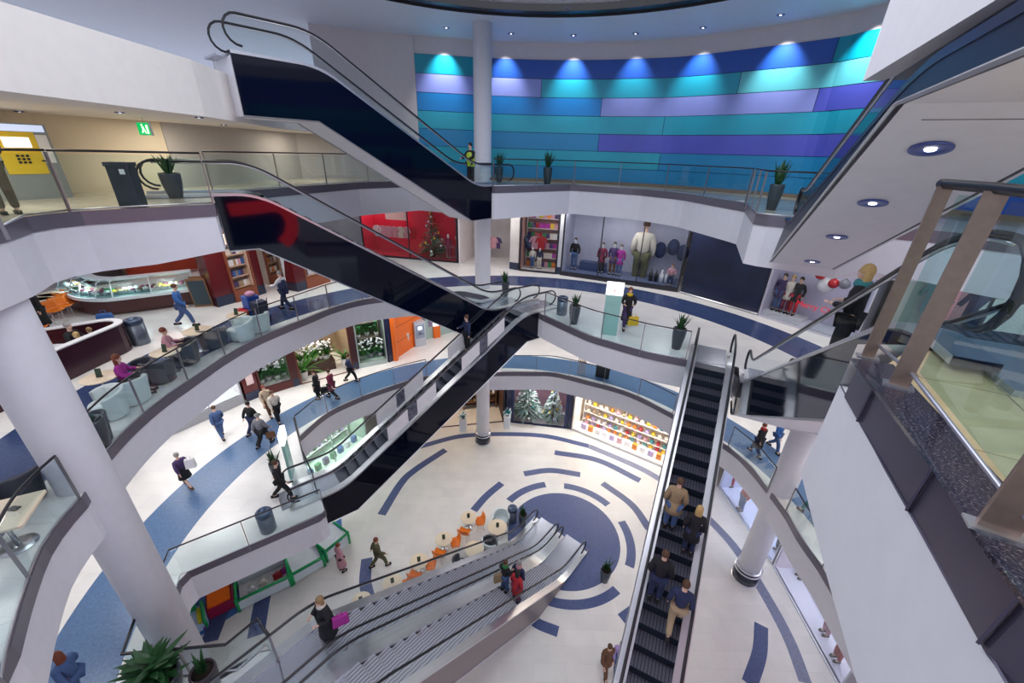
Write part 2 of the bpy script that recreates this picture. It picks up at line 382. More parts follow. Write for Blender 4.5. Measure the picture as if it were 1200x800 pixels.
c2 = MB(); I3 = [Vector((RC[0]+(RR-5)*math.cos(2*PI*i/N), RC[1]+(RR-5)*math.sin(2*PI*i/N), 0)) for i in range(h-5)]
c2.bridge(I2, I3, CEIL+.25); struct(c2.build('ceiling', mat('pale upper ceiling',(.75,.74,.80),.6)))
# upper right gallery (the stair lands on it)
# ------------------------------------------------------------------ railings
def rail(pts, z, label, group=None, h=RAILH, spacing=1.9, r=.028, base=True, smooth=True, inset=.06, name='glass_railing'):
    P = [Vector((p[0],p[1],0)) for p in pts]
    S = spline(P, 6) if smooth and len(P) > 2 else P
    t = thing(name, label, 'railing', (S[0].x, S[0].y, z), group=group, world=True)
    MB().tube([p+Vector((0,0,z+h)) for p in S], r, 8, flat=.8).build('handrail', RAILM, t)
    L = [0]
    for a, b in zip(S, S[1:]): L.append(L[-1]+(b-a).length)
    n = max(1, round(L[-1]/spacing))
    def pt(s):
        for i in range(len(L)-1):
            if L[i+1] >= s-1e-6: return S[i].lerp(S[i+1], (s-L[i])/max(1e-6,L[i+1]-L[i])), (S[i+1]-S[i]).normalized()
        return S[-1], (S[-1]-S[-2]).normalized()
    for k in range(n+1):
        p, d = pt(L[-1]*k/n); a = math.atan2(d.y, d.x)
        MB().box((p.x,p.y,z+h/2-.1), (.022,.05,h+.14), a).build('post', POSTM, t)
    for k in range(n):
        s0, s1 = L[-1]*k/n+.04, L[-1]*(k+1)/n-.04; m = max(1, int((s1-s0)/.5))
        MB().wall([pt(s0+(s1-s0)*i/m)[0] for i in range(m+1)], z+.06, z+h-.06, .014).build('glass_panel', GLASS, t)
    if base: MB().tube([p+Vector((0,0,z+.05)) for p in S], .02, 6).build('bottom_rail', STEEL, t)
    return t
def E_(l, z): return [tuple(at(a,b,z)[:2]) for a,b in l]
rail(E_([(4,268),(30,255),(60,251),(82,249)],TZ)[0:1]+E_([(30,255),(82,249)],TZ), TZ, 'glass railing before the yellow machine at the upper left, nearest the left edge', smooth=False)
rail(E_([(84,249),(165,244),(250,240)],TZ), TZ, 'glass railing in front of the dark litter bin, upper left', smooth=False)
rail(E_([(250,226),(300,223),(350,219),(420,214),(482,212)],TZ), TZ, 'glass railing before the grey wall, above the red shop window', spacing=2.2)
rail(E_([(578,219),(672,217)],TZ), TZ, 'straight glass railing by the upper potted plants, left half of blue wall', smooth=False, spacing=2)
rail(E_([(672,217),(750,222),(800,227),(873,238)],TZ), TZ, 'curved glass railing below the right half of the blue wall', spacing=2.1)
rail(E_([(875,240),(887,252),(941,257)],TZ), TZ, 'short glass railing around the corner with the dark planter under the big white escalator', smooth=False, spacing=1.3)
rail(E_([(2,800),(10,760),(27,700),(48,645),(70,612),(94,585)],MZ), MZ, 'glass railing at the lower left corner beside the laid table', spacing=1.5)
rail(E_([(121,534),(150,502),(186,471),(225,444),(260,420),(295,400),(327,386),(362,372),(392,360),(427,351),(466,347)],MZ), MZ, 'long curved glass railing of the café balcony on the left', spacing=1.75)
rail(E_([(638,370),(660,380),(690,393),(720,402),(760,413),(803,421.5)],MZ), MZ, 'curved glass railing with the potted plants behind it, middle level right of centre', spacing=1.8)
rail(E_([(351,511),(382,485),(412,470),(440,459),(470,449),(500,441)],LZ), LZ, 'curved glass railing in front of the flower shop', spacing=2)
rail(E_([(350,513),(360,553),(372,580)],LZ), LZ, 'straight glass railing beside the lower escalator landing', smooth=False)
rail(E_([(381,601),(300,636),(212,674),(205,694)],LZ), LZ, 'glass railing beside the grey litter bin above the toy train', smooth=False, spacing=2)
rail(E_([(588,436),(625,436),(650,437),(687,446),(737,460),(788,485)],LZ), LZ, 'curved glass railing with a black sign, above the christmas trees', spacing=2)
rail(E_([(853,523),(880,547),(900,573)],LZ), LZ, 'glass railing by the walkers between right escalator and right column', spacing=2)
rail(E_([(921,598),(937,627),(962,662)],LZ)+[(10.5,6.5)], LZ, 'glass railing right of the right column', spacing=2)
q = [tuple(at(a,b,LZ+RAILH)[:2]) for a,b in [(315,745),(301,725),(264,755),(143,766),(164,708)]]
rail(q, LZ, 'angular glass railing with black rail behind the two bottom left plants', smooth=False, spacing=2.4, r=.04)
# ------------------------------------------------------------------ escalators
STEPT = mat('dark grooved step', (.11,.11,.15), .35, .4, noise=.3, scale=30); STEPR = mat('step riser', (.008,.016,.03), .4, .3)
def escalator(name, label, Pb, Pt, zb, zt, W, side, fb=1.0, ft=1.0, clad=BLACKG, depth=1.05, soff=SOFFIT, nb=.9, bal=GLASS, step_col=None, group=None, btm=None, ext=(1.0,1.0), deckm=None):
    """Pb/Pt: near face knees (plan) at the lower and upper floor; the stair extends W to `side` (+1 left of travel up)"""
    Pb = Vector((*Pb,0)); Pt = Vector((*Pt,0)); e_b, e_t = fb+ext[0], ft+ext[1]; L = (Pt-Pb).length; u = (Pt-Pb)/L; n = Vector((-u.y,u.x,0))*side; H = zt-zb
    t = thing(name, label, 'escalator', (Pb.x,Pb.y,zb), group=group, world=True)
    def P(s, w, z): return Pb+u*s+n*w+Vector((0,0,z))
    def prof(off, e0=fb, e1=ft, sm=True):
        pts = [(-e0, zb+off)]
        k = .55
        for (s0, z0, a, b) in ((0, zb, 0, 1), (L, zt, 1, 0)):
            for i in range(7):
                q = i/6; # quadratic blend around the knee
                s_ = s0+(q-.5)*2*k; g = H/L
                if a == 0: z_ = z0+off+g*k*q*q*1.0
                else: z_ = z0+off-g*k*(1-q)**2
                pts.append((s_, z_))
        pts.append((L+e1, zt+off)); return pts
    top = prof(.06); bt = [(-fb, zb-depth), (.3, zb-depth), (L-.2 if False else L+.25, zt-depth), (L+ft, zt-depth)]
    if btm: bt = [(a*1 if a is not None else L+b_, z) for a, b_, z in btm]
    for w, nm in ((0,'side_cladding'), (W,'side_cladding')):
        poly = [P(s,w,z) for s,z in top]+[P(s,w,z) for s,z in bt[::-1]]
        MB().extr(poly, n*(.05 if w == 0 else -.05)).build(nm, clad, t)
    # soffit
    mb = MB(); vs = []
    for s, z in bt: vs += [P(s,.05,z), P(s,W-.05,z)]
    mb.add(vs, [(2*i,2*i+1,2*i+3,2*i+2) for i in range(len(bt)-1)]); mb.add([v+Vector((0,0,.06)) for v in vs], [(2*i,2*i+1,2*i+3,2*i+2) for i in range(len(bt)-1)])
    mb.add([P(bt[0][0],0,bt[0][1]),P(bt[0][0],W,bt[0][1]),P(-fb,W,zb-.02),P(-fb,0,zb-.02)],[(0,1,2,3)]); mb.add([P(L+ft,0,bt[-1][1]),P(L+ft,W,bt[-1][1]),P(L+ft,W,zt-.02),P(L+ft,0,zt-.02)],[(0,1,2,3)])
    mb.build('soffit', soff, t)
    # thin metal edging along the bottom of both faces
    for w in (-.01, W+.01): MB().tube([P(s,w,z) for s,z in bt], .02, 4).build('edge_strip', STEEL, t)
    # decks & skirts
    dk = prof(.06, e_b, e_t)
    for w0, w1 in ((-.01,.26),(W-.26,W+.01)):
        mb = MB(); vs = []
        for s, z in dk: vs += [P(s,w0,z+.03), P(s,w1,z+.03), P(s,w0,z-.04), P(s,w1,z-.04)]
        fs = []
        for i in range(len(dk)-1):
            a = i*4; fs += [(a,a+1,a+5,a+4),(a+2,a+6,a+7,a+3),(a,a+4,a+6,a+2),(a+1,a+3,a+7,a+5)]
        mb.add(vs, fs); mb.build('deck', deckm or STEEL, t)
    for w in (.14, W-.14):
        # handrail loop with round newels
        def loop(o_lo, o_hi, s0, s1):
            R = (o_hi-o_lo)/2; a = prof(o_hi, s0-0, s1-0)
            pts = [P(s,w,z) for s,z in a]
            c = []; 
            for i in range(1,9):
                q = PI/2-PI*i/8; c.append(P(L+s1+R*math.cos(q), w, zt+o_lo+R+R*math.sin(q)))
            b = []
            for i in range(1,9):
                q = PI/2+PI*i/8; b.append(P(-s0+R*math.cos(q), w, zb+o_lo+R+R*math.sin(q)))
            return b[::-1]+pts+c
        lp = loop(.22, nb, e_b-.35, e_t-.35)
        hr_ = MB().tube([p for p in lp], .038, 8, flat=.75).build('handrail', RAILM, t)
        MB().tube([p-Vector((0,0,.045)) for p in lp[8:-8]], .018, 6).build('rail_guide', STEEL, hr_)
        b = [P(s,w,z) for s,z in prof(.09, e_b-.35, e_t-.35)]
        # glass: strip between the lower profile and the upper profile + newel ends
        mb = MB(); up = [P(s,w,z) for s,z in prof(nb-.05, e_b-.35, e_t-.35)]
        mb.add(b+up, [(i,i+1,len(b)+i+1,len(b)+i) for i in range(len(b)-1)])
        R = (nb-.05-.22)/2
        for sgn, s0, z0 in ((-1,-e_b+.35,zb),(1,L+e_t-.35,zt)):
            pl = [P(s0,w,z0+.09), P(s0,w,z0+nb-.05)]+[P(s0+sgn*R*math.cos(q), w, z0+.22+R+R*math.sin(q)) for q in [PI/2-PI*i/8 for i in range(1,9)]]
            mb.add(pl, [tuple(range(len(pl)))])
        mb.build('balustrade_glass', bal, t)
    # landing plates
    for s0, s1, zz in ((-e_b-.25, -.1, zb),(L+.2, L+e_t+.25, zt)):
        MB().extr([P(s0,.24,zz+.012),P(s1,.24,zz+.012),P(s1,W-.24,zz+.012),P(s0,W-.24,zz+.012)], (0,0,-.05)).build('landing_plate', mat('steel landing plate',(.50,.52,.60),.25,.7), t)
    ns = int((L+.3)/.4); d = (L+.3)/ns; first = None
    m1 = step_col or STEPT
    for k in range(ns):
        s0 = -.1+k*d; zz = zb+max(0, min(1, (s0+d*.5)/L))*H; rise = H/L*d
        if first is None:
            mb = MB(); mb.cur = 0
            A = [u*0+n*.26, u*d+n*.26, u*d+n*(W-.26), n*(W-.26)]
            mb.add(A, [(0,1,2,3)]); mb.cur = 1
            mb.add([A[0],A[3],A[3]-Vector((0,0,rise+.02)),A[0]-Vector((0,0,rise+.02))], [(0,1,2,3)])
            for j in range(1,12):
                w_ = .26+(W-.52)*j/12; mb.cur = 1; mb.add([n*w_+Vector((0,0,.002)), n*(w_+.018)+Vector((0,0,.002)), u*d+n*(w_+.018)+Vector((0,0,.002)), u*d+n*w_+Vector((0,0,.002))], [(0,1,2,3)])
            w0 = WOFF.pop(t.name); o = mb.build('step', [m1, STEPR], t); WOFF[t.name] = w0; first = o
        else:
            o = first.copy(); C.objects.link(o); o.parent = t
        pp = P(s0, 0, zz)-Vector(WOFF[t.name]); o.location = pp
    return t, P, L, H
def on_esc(P, s, w, L, H, zb):
    return P(s, w, zb+max(0,min(1,s/L))*H+.02)
def V2(v): return (v.x, v.y)
# B: lower middle escalator L -> M
b0 = at(376,585,LZ); b1 = at(634,366,MZ); uB = (b1-b0); uB.z = 0; LB = uB.length; uB.normalize()
EB = escalator('escalator', 'long black-sided escalator in the middle descending from centre to lower left with white advertising boards', V2(b0+uB*.9), V2(b1-uB*1.0), LZ, MZ, 1.45, 1, .9, 1.0, depth=1.3)
# C: T -> M black glass
c1 = at(252,231,TZ); c0 = at(592,362,MZ); uC = (c1-c0); uC.z = 0; uC.normalize()
EC = escalator('escalator', 'black glass escalator descending from the upper left balcony to the centre', V2(c0+uC*.9), V2(c1-uC*1.0), MZ, TZ, 1.45, -1, .9, 1.0, depth=1.5, ext=(1.0,1.5))
# A: big right escalator M -> L
a1 = at(808,412,MZ); a0 = at(716,812,LZ); uA = (a1-a0); uA.z = 0; uA.normalize()
EA = escalator('escalator', 'large escalator at the right with two couples riding on dark steps', V2(a0+uA*-.2), V2(a1-uA*1.0), LZ, MZ, 1.5, -1, 1.0, 1.0, ext=(0,.6))
# F: right escalator M -> T, beside the foreground balcony
f0 = at(866,441,MZ); uF = Vector((-.44,-.898,0)).normalized()
EF = escalator('escalator', 'dark glass escalator carrying a blonde rider behind the foreground railing', V2(f0+uF*.6), V2(f0+uF*9.3), MZ, TZ, 1.5, 1, .6, .6, depth=1.0, ext=(.6,.4))
# G pair
g0 = at(691,644,GZ); uG = Vector((-.63,-.776,0)).normalized()
nG = Vector((uG.y,-uG.x,0))
EG1 = escalator('escalator', 'lower escalator from the blue disc, right one with three riders', V2(g0+uG*2.1), V2(g0+uG*10.9), GZ, LZ, 1.55, -1, 2.0, 3.3, ext=(-.15,-.2), clad=mat('taupe cladding',(.22,.18,.18),.35), group=None, step_col=mat('pale worn step',(.46,.46,.53),.4,.4,noise=.3,scale=30))
g1 = g0+nG*1.56
EG2 = escalator('escalator', 'lower escalator from the blue disc, left one with the fur-collared blonde rider', V2(g1+uG*2.1), V2(g1+uG*10.9), GZ, LZ, 1.55, -1, 2.0, 3.3, ext=(-.15,-.2), clad=mat('taupe cladding',(.22,.18,.18),.35), step_col=_m['pale worn step'])
# ------------------------------------------------------------------ foreground balcony at the right
MARF = tiles('warm marble floor', (.66,.54,.34), (.25,.2,.14), .9, .16, .5, 2.2, 1, .5, .004)
def granite():
    m = mat('speckled dark granite', (.05,.045,.05), .12, noise=.5, scale=60, coat=.4); nt = m.node_tree; b = nt.nodes['Principled BSDF']
    v = nt.nodes.new('ShaderNodeTexNoise'); v.inputs['Scale'].default_value = 75; v.inputs['Detail'].default_value = 8; v.inputs['Roughness'].default_value = .8
    r = nt.nodes.new('ShaderNodeValToRGB'); e = r.color_ramp.elements; e[0].position = .42; e[0].color = (.012,.012,.02,1); e[1].position = .66; e[1].color = (.30,.25,.26,1); k = r.color_ramp.elements.new(.54); k.color = (.03,.03,.06,1)
    tc = nt.nodes.new('ShaderNodeTexCoord'); nt.links.new(tc.outputs['Object'], v.inputs['Vector']); nt.links.new(v.outputs['Fac'], r.inputs['Fac']); nt.links.new(r.outputs['Color'], b.inputs['Base Color']); return m
GRAN = granite()
Q = [at(984,451,-.44), at(1036,550,-.44), at(1177,800,-.44)]; Q = [Vector((p.x,p.y,0)) for p in Q]
Q.append(Q[2]+Vector((-.15,-1.2,0))); Q.append(Q[3]+Vector((.0,-1.5,0)))
LO = [at(998,419,0), at(1097,550,0), at(1155,640,0)]; LO = [Vector((p.x,p.y,0)) for p in LO]; LO.append(LO[2]+(LO[2]-LO[1]).normalized()*.6+Vector((0,-.1,0))); LO.append(LO[3]+Vector((-.05,-1.8,0)))
near = MB(); mats = [TFLOOR, BANDM, WHITE, SOFFIT, MARF]
out = [Vector((1.9,-3.2,0)), Vector((9.5,-3.2,0)), Vector((9.5,1.2,0)), Vector((5.35,3.35,0)), Vector((4.9,2.4,0)), Vector((3.45,3.1,0))]
LI = [p+Vector((.2,-.07,0)) for p in LO]
near.cur = 4; near.add([Vector((p.x,p.y,-.03)) for p in LI+out], [tuple(range(len(LO+out)))])
near.cur = 3; near.add([Vector((p.x,p.y,-1.46)) for p in Q+out], [tuple(range(len(Q+out)))])
near.cur = 2; near.wall(Q, -1.46, -.44, .08)
near.cur = 2; near.wall([out[0]]+[out[1]]+out[2:]+[Q[0]], -1.46, -.04)
struct(near.build('floor', mats))
ft = MB(); BQ = [a+(b-a).normalized()*.02 if False else a.lerp(b,.5) for a, b in zip(Q, LO)]
ft.wall([p+Vector((.06,-.02,0)) for p in BQ], -.44, -.05)
for a, b in zip(Q[:3], Q[1:4]): ft.tube([a+Vector((0,0,-.43)), b+Vector((0,0,-.43))], .006, 4)
for s in (.42, 1.35, 2.1):
    L = (BQ[1]-BQ[0]).length; p = BQ[0].lerp(BQ[1], min(1, s/L)) if s < L else BQ[1].lerp(BQ[2], (s-L)/(BQ[2]-BQ[1]).length)
    ft.box((p.x+.055,p.y,-.24), (.02,.012,.38), .4)
struct(ft.build('trim_5', [mat('mauve blue fascia sheet',(.10,.09,.14),.3,.5)]))
lg = MB(); IN = [p+Vector((.24,-.09,0)) for p in LO]
poly = [V2(p) for p in LO]+[V2(p) for p in IN[::-1]]; 
for i in range(len(LO)-1): lg.prism([V2(LO[i]), V2(LO[i+1]), V2(IN[i+1]), V2(IN[i])], -.022, 0)
struct(lg.build('trim_6', GRAN))
t = thing('bronze_railing', 'foreground railing of bronze flat posts, clear glass and thick dark handrail on a granite ledge', 'railing', V2(LO[0])+(0,), world=True)
PB = [at(1016,419,0), at(1052,452,0), at(1166,622,0)]; PB.append(PB[2]+Vector((-.08,-1.1,0))); PB = [Vector((p.x,p.y,0)) for p in PB]
dirs = []
TOPZ = hgt(1096, 216, PB[0])-.01
for i, (p, wd) in enumerate(zip(PB, (.075,.10,.12,.12))):
    d = (PB[min(i+1,3)]-PB[max(i-1,0)]).normalized(); a = math.atan2(d.y, d.x)+PI/2
    ax = (Vector((p.x,p.y,0))).normalized(); aa = math.atan2(ax.y, ax.x)+PI/2
    ps_ = MB().box((p.x,p.y,TOPZ/2), (wd,.022,TOPZ), a-.25).build('post', BRONZE, t)
    MB().box((p.x,p.y,.006), (wd+.06,.08,.012), a-.25).build('post_foot', STEEL, ps_)
hp = [PB[0]-(PB[1]-PB[0]).normalized()*.05]+PB; hr = [Vector((p.x,p.y,TOPZ+.015)) for p in hp]
MB().tube([hr[0]-(hr[1]-hr[0])*.02]+hr, [.012]+[.03]*len(hr), 16).build('handrail', RAILM, t)
MB().tube([Vector((p.x,p.y,.11))+Vector((.03,-.01,0)) for p in PB], .012, 10).build('bottom_rail', mat('satin lilac steel',(.50,.50,.60),.3,.7), t)
GG = [p+Vector((.045,-.02,0)) for p in PB]
for a, b in zip(GG[:3], GG[1:]):
    d = (b-a).normalized()*.05; MB().wall([a+d, b-d], .14, TOPZ-.04, .012).build('glass_panel', CLEAR, t)
# ------------------------------------------------------------------ escalator D (upper left, going up from T) and E (upper right)
def knee(P0, d, pxl):
    r = ray(*pxl); # plan line P0+d*t meets azimuth of ray
    den = d.x*r.y-d.y*r.x; s = (r.x*P0.y-r.y*P0.x)/den; p = P0+d*s; return s, hgt(pxl[0], pxl[1], p)
pD = at(576,252,-1.2); pD.z = 0; dD = Vector((-.66,-.75,0)).normalized(); sD, zD = knee(pD, dD, (391,144)); print('D', sD, zD)
ED = escalator('escalator', 'black-sided escalator rising from the upper walkway to the left, guard riding at its foot', V2(pD+dD*.9), V2(pD+dD*(sD+.2)), TZ, zD+1.35, 1.5, -1, .9, 2.2, depth=1.35, ext=(1.6,0))
pE = at(902,307,-1.2); pE.z = 0; dE = Vector((-.48,-.877,0)).normalized(); sE, zE = knee(pE, dE, (1051,122)); print('E', sE, zE)

DG = glass('dark tinted balustrade glass', (.42,.50,.55), .9)
EE = escalator('escalator', 'wide white-soffit escalator rising to the upper right with round downlights underneath', V2(pE+dE*1.9), V2(pE+dE*(sE+.35)), TZ, zE+.16, 1.45, 1, .6, 6.0, nb=.80, ext=(.6,0), clad=mat('slate metal edge',(.012,.012,.03),.4,.2), deckm=mat('dark deck',(.03,.03,.06),.35,.4), depth=.28, bal=DG,
   btm=[(-1.9,0,-1.2), (None,-.35,zE), (None,6.0,zE-.02)])
UZ = 2.2
A3 = [at(1011,95,UZ), at(1093,93,UZ), at(1240,90,UZ)]
A4 = [at(1300,-60,UZ), at(1167,0,UZ)]
ug = MB(); ug.prism([V2(p) for p in A3]+[(13,3),(9,-3)]+[V2(A4[1]+(A4[1]-A3[0])*.5)], UZ, 5.2); struct(ug.build('ceiling', mat('grey white slab',(.80,.78,.82),.6)))
# downlights under the two upper escalators
def downlight(p, n, r, label, group=None):
    t = thing('downlight', label, 'ceiling light', p, group=group)
    q = Vector((0,0,1)).rotation_difference(Vector(n)); M = q.to_matrix()
    a = MB(); a.lathe([(r*.36,-.005),(r,-.006),(r,-.022),(r*.9,-.026),(r*.40,-.022),(r*.36,-.015)], n=24, cap=False); a.v = [M@v for v in a.v]; a.build('ring', mat('dark blue downlight ring',(.09,.13,.40),.3,.3), t)
    a = MB(); a.lathe([(r*.27,-.024),(r*.27,-.012)], n=16); a.v = [M@v for v in a.v]; a.build('lamp', mat('lamp glow',(1,1,1),.5,emit=5), t)
    return t
t_, PE, LE, HE = EE
slope = (zE+1.2)/(sE); nE = Vector((-dE.x*slope, -dE.y*slope, 1)).normalized()
for k, (x, y) in enumerate([(1091,173),(1023,237),(981,277),(952,306)]):
    p = onplane(x, y, (pE.x,pE.y,-1.2), nE); downlight(p-nE*.0, nE, .17-.0*k, ['nearest and largest downlight under the white escalator soffit','second downlight from the top under the white escalator soffit','third downlight from the top under the white escalator soffit','lowest downlight under the white escalator soffit'][k])
sl = (zD+1.2)/(sD-.3); nD = Vector((-dD.x*sl,-dD.y*sl,1)).normalized()
for k, (x, y) in enumerate([(410,163),(460,193),(503,219)]):
    p = onplane(x, y, (pD.x,pD.y,-1.28), nD); downlight(p, nD, .13, ['upper downlight','middle downlight','lower downlight'][k]+' in the narrow soffit of the black escalator going up')
# ------------------------------------------------------------------ people
SKIN = mat('skin', (.62,.36,.25), .5); SKIN2 = mat('pale skin', (.74,.48,.37), .5)
def cloth(n, c): return mat('cloth '+n, c, .85, noise=.35, scale=25)
CL = dict(navy=(.02,.03,.09), black=(.012,.012,.016), denim=(.07,.13,.30), khaki=(.42,.32,.20), olive=(.10,.10,.05), beige=(.55,.44,.32), cream=(.72,.66,.58), red=(.45,.02,.03), maroon=(.20,.02,.06),
          magenta=(.40,.03,.30), pink=(.62,.32,.38), brown=(.15,.07,.035), tan=(.36,.26,.15), grey=(.20,.20,.24), purple=(.07,.04,.14), blue=(.04,.14,.42), white=(.78,.78,.82), teal=(.05,.25,.28), lime=(.45,.62,.05), orange=(.75,.22,.02), yellow=(.75,.50,.03), green=(.04,.25,.08), lilac=(.45,.35,.65), plastic=(.75,.74,.78))
HC = dict(blonde=(.60,.40,.16), brown=(.10,.045,.02), black=(.012,.009,.008), grey=(.35,.34,.33), auburn=(.22,.05,.02), bald=None, darkblonde=(.32,.20,.09))
def skinmesh(V, E, R, sub=1):
    me = bpy.data.meshes.new('s'); me.from_pydata(V, E, []); o = bpy.data.objects.new('s', me); C.objects.link(o)
    m = o.modifiers.new('k','SKIN'); m.use_smooth_shade = True; m.branch_smoothing = .3
    for i, r in enumerate(R):
        sv = me.skin_vertices[0].data[i]; sv.radius = (r if isinstance(r, tuple) else (r,r)); sv.use_root = (i == 0)
    if sub: q = o.modifiers.new('u','SUBSURF'); q.levels = sub; q.render_levels = sub
    dg = bpy.context.evaluated_depsgraph_get(); dg.update(); ev = o.evaluated_get(dg); r = bpy.data.meshes.new_from_object(ev)
    vs = [v.co.copy() for v in r.vertices]; fs = [tuple(p.vertices) for p in r.polygons]
    bpy.data.objects.remove(o); bpy.data.meshes.remove(me); bpy.data.meshes.remove(r); return vs, fs
def person(label, loc, face, h=1.75, pose='stand', top='navy', bottom='black', hair='brown', hl=0, coat=0, skirt=False, arms=None, cat='person', group=None, skin=None, collar=None, lean=0, shoe='black', fat=1.0, name='person', fingers=True, vest=None):
    """face: heading in degrees (0 = +Y, clockwise negative); feet at loc"""
    k = h/1.75; t = thing(name, label, cat, loc, math.radians(face), group)
    sk = skin or SKIN2
    if pose == 'sit': pel = Vector((0,0,.52)); 
    else: pel = Vector((0,0,.93))
    fwd = lean
    J = {}
    J['pel'] = pel; J['sp'] = pel+Vector((0,fwd*.4,.24)); J['ch'] = pel+Vector((0,fwd,.44)); J['nk'] = pel+Vector((0,fwd*1.15+.01,.56)); J['hd'] = pel+Vector((0,fwd*1.3+.03,.70))
    arms = arms or {'stand':'down','walk':'swing','sit':'table'}[pose]
    for s, sg in (('l',-1),('r',1)):
        sh = J['ch']+Vector((sg*.18,0,.03)); J['sh'+s] = sh
        if arms == 'down': el, wr = sh+Vector((sg*.07,-.04,-.27)), sh+Vector((sg*.06,.06,-.50))
        elif arms == 'swing': q = sg; el, wr = sh+Vector((sg*.06,.10*q-.03,-.27)), sh+Vector((sg*.05,.24*q+.04,-.46))
        elif arms == 'table': el, wr = sh+Vector((sg*.09,.10,-.24)), sh+Vector((sg*.0,.32,-.20))
        elif arms == 'bag': el, wr = sh+Vector((sg*.09,.02,-.26)), sh+Vector((sg*.0,.24,-.28))
        elif arms == 'push': el, wr = sh+Vector((sg*.06,.16,-.22)), sh+Vector((sg*.02,.42,-.26))
        elif arms == 'rail': el, wr = sh+Vector((sg*.10,.08,-.25)), (sh+Vector((sg*.18,.28,-.30)) if sg > 0 else sh+Vector((sg*.05,.05,-.5)))
        J['el'+s] = el; J['wr'+s] = wr
        hip = pel+Vector((sg*.09,0,-.04)); J['hp'+s] = hip
        if pose == 'stand': kn, an = Vector((sg*.10,.03,.49)), Vector((sg*.10,-.02,.08))
        elif pose == 'walk':
            if sg > 0: kn, an = Vector((sg*.09,.22,.53)), Vector((sg*.08,.30,.10))
            else: kn, an = Vector((sg*.09,-.06,.48)), Vector((sg*.08,-.34,.16))
        else: kn, an = Vector((sg*.12,.42,.50)), Vector((sg*.12,.44,.08))
        J['kn'+s] = kn; J['an'+s] = an
    J = {a: b*k for a, b in J.items()}
    # body: one continuous surface incl. hands with five fingers
    ks = list(J); idx = {a: i for i, a in enumerate(ks)}
    V = [J[a] for a in ks]; R = []
    rr = dict(pel=.115, sp=.105, ch=.125, nk=.052, hd=.06, sh=.055, el=.040, wr=.026, hp=.085, kn=.055, an=.038)
    for a in ks: R.append((rr[a] if a in rr else rr[a[:2]])*k)
    E = [('pel','sp'),('sp','ch'),('ch','nk'),('nk','hd')]
    for s in 'lr': E += [('ch','sh'+s),('sh'+s,'el'+s),('el'+s,'wr'+s),('pel','hp'+s),('hp'+s,'kn'+s),('kn'+s,'an'+s)]
    Ei = [(idx[a], idx[b]) for a, b in E]
    for s, sg in (('l',-1),('r',1)):
        d = (J['wr'+s]-J['el'+s]).normalized(); side = Vector((0,0,1)).cross(d)
        side = Vector((0,1,0)) if side.length < .6 else side.normalized()
        V.append(J['wr'+s]+d*.055*k); R.append((.030*k,.018*k)); pi = len(V)-1; Ei.append((idx['wr'+s], pi))
        V.append(J['an'+s]+Vector((0,.13,-.045))*k); R.append(.032*k); Ei.append((idx['an'+s], len(V)-1))
    vs, fs = skinmesh(V, Ei, R)
    mb = MB(); mb.add(vs, fs, True)
    for s, sg in (('l',-1),('r',1)):
        d = (J['wr'+s]-J['el'+s]).normalized(); side = Vector((0,1,0)) if abs(d.z) > .7 else Vector((1,0,0)); side = (side-side.dot(d)*d).normalized(); nn = d.cross(side)
        if fingers:
            b = J['wr'+s]+d*.07*k
            for f, (o_, l_) in enumerate(((-.026,.060),(-.009,.072),(.009,.068),(.025,.052))):
                p0 = b+side*o_*k; p1 = p0+d*l_*.5*k+nn*.006*k; p2 = p0+d*l_*k+nn*.022*k*sg; mb.tube([p0,p1,p2], [.009*k,.0085*k,.006*k], 5)
            p0 = J['wr'+s]+d*.03*k+side*.028*k; mb.tube([p0, p0+side*.022*k+d*.022*k, p0+side*.026*k+d*.05*k], [.011*k,.010*k,.007*k], 5)
    H = J['hd']
    # head with face
    mb.ball(H+Vector((0,.0,.035))*k, .083*k, 14, 1.32, .92, 1.08)
    mb.ball(H+Vector((0,.03,-.03))*k, .062*k, 10, .95, .9, .95)
    mb.add([H+Vector(v)*k for v in ((-.016,.082,.02),(.016,.082,.02),(0,.112,.012),(0,.084,.065))], [(0,1,2),(0,2,3),(1,3,2)])
    for sg in (-1,1): mb.ball(H+Vector((sg*.078,-.005,.02))*k, .02*k, 6, 1.4, .4, .8)
    bd_ = mb.build('body', sk, t)
    if name == 'person':
        f = MB()
        for sg in (-1,1): f.ball(H+Vector((sg*.03,.083,.045))*k, .010*k, 6, .7)
        f.box(H+Vector((0,.087,-.025))*k, (.04*k,.008*k,.008*k))
        f.build('face_features', mat('face dark', (.12,.04,.035), .5), bd_)
    # trousers / skirt
    g = 1.18*fat
    if skirt:
        mb = MB(); c = J['pel']; mb.lathe([(.13*k*g,.12*k),(.16*k*g,-.05*k),(.20*k*g,-.40*k)], c, 14, sy=.85); mb.build('skirt', cloth(bottom, CL[bottom]), t)
    else:
        ks2 = ['pel','hpl','hpr','knl','knr','anl','anr']; ii = {a:i for i,a in enumerate(ks2)}
        Vt = [J[a] for a in ks2]; Vt[5] = Vt[5]+Vector((0,0,.02*k)); Vt[6] = Vt[6]+Vector((0,0,.02*k))
        vs, fs = skinmesh(Vt, [(0,1),(0,2),(1,3),(2,4),(3,5),(4,6)], [.13*k*g,.10*k*g,.10*k*g,.074*k*g,.074*k*g,.060*k*g,.060*k*g])
        MB().add(vs, fs, True).build('trousers', cloth(bottom, CL[bottom]), t)
    ks3 = ['ch','sp','pel','shl','shr','ell','elr','wrl','wrr','nk']; Vt = [J[a] for a in ks3]
    if pose != 'sit': Vt[2] = Vt[2]-Vector((0,0,(.02+coat)*k))
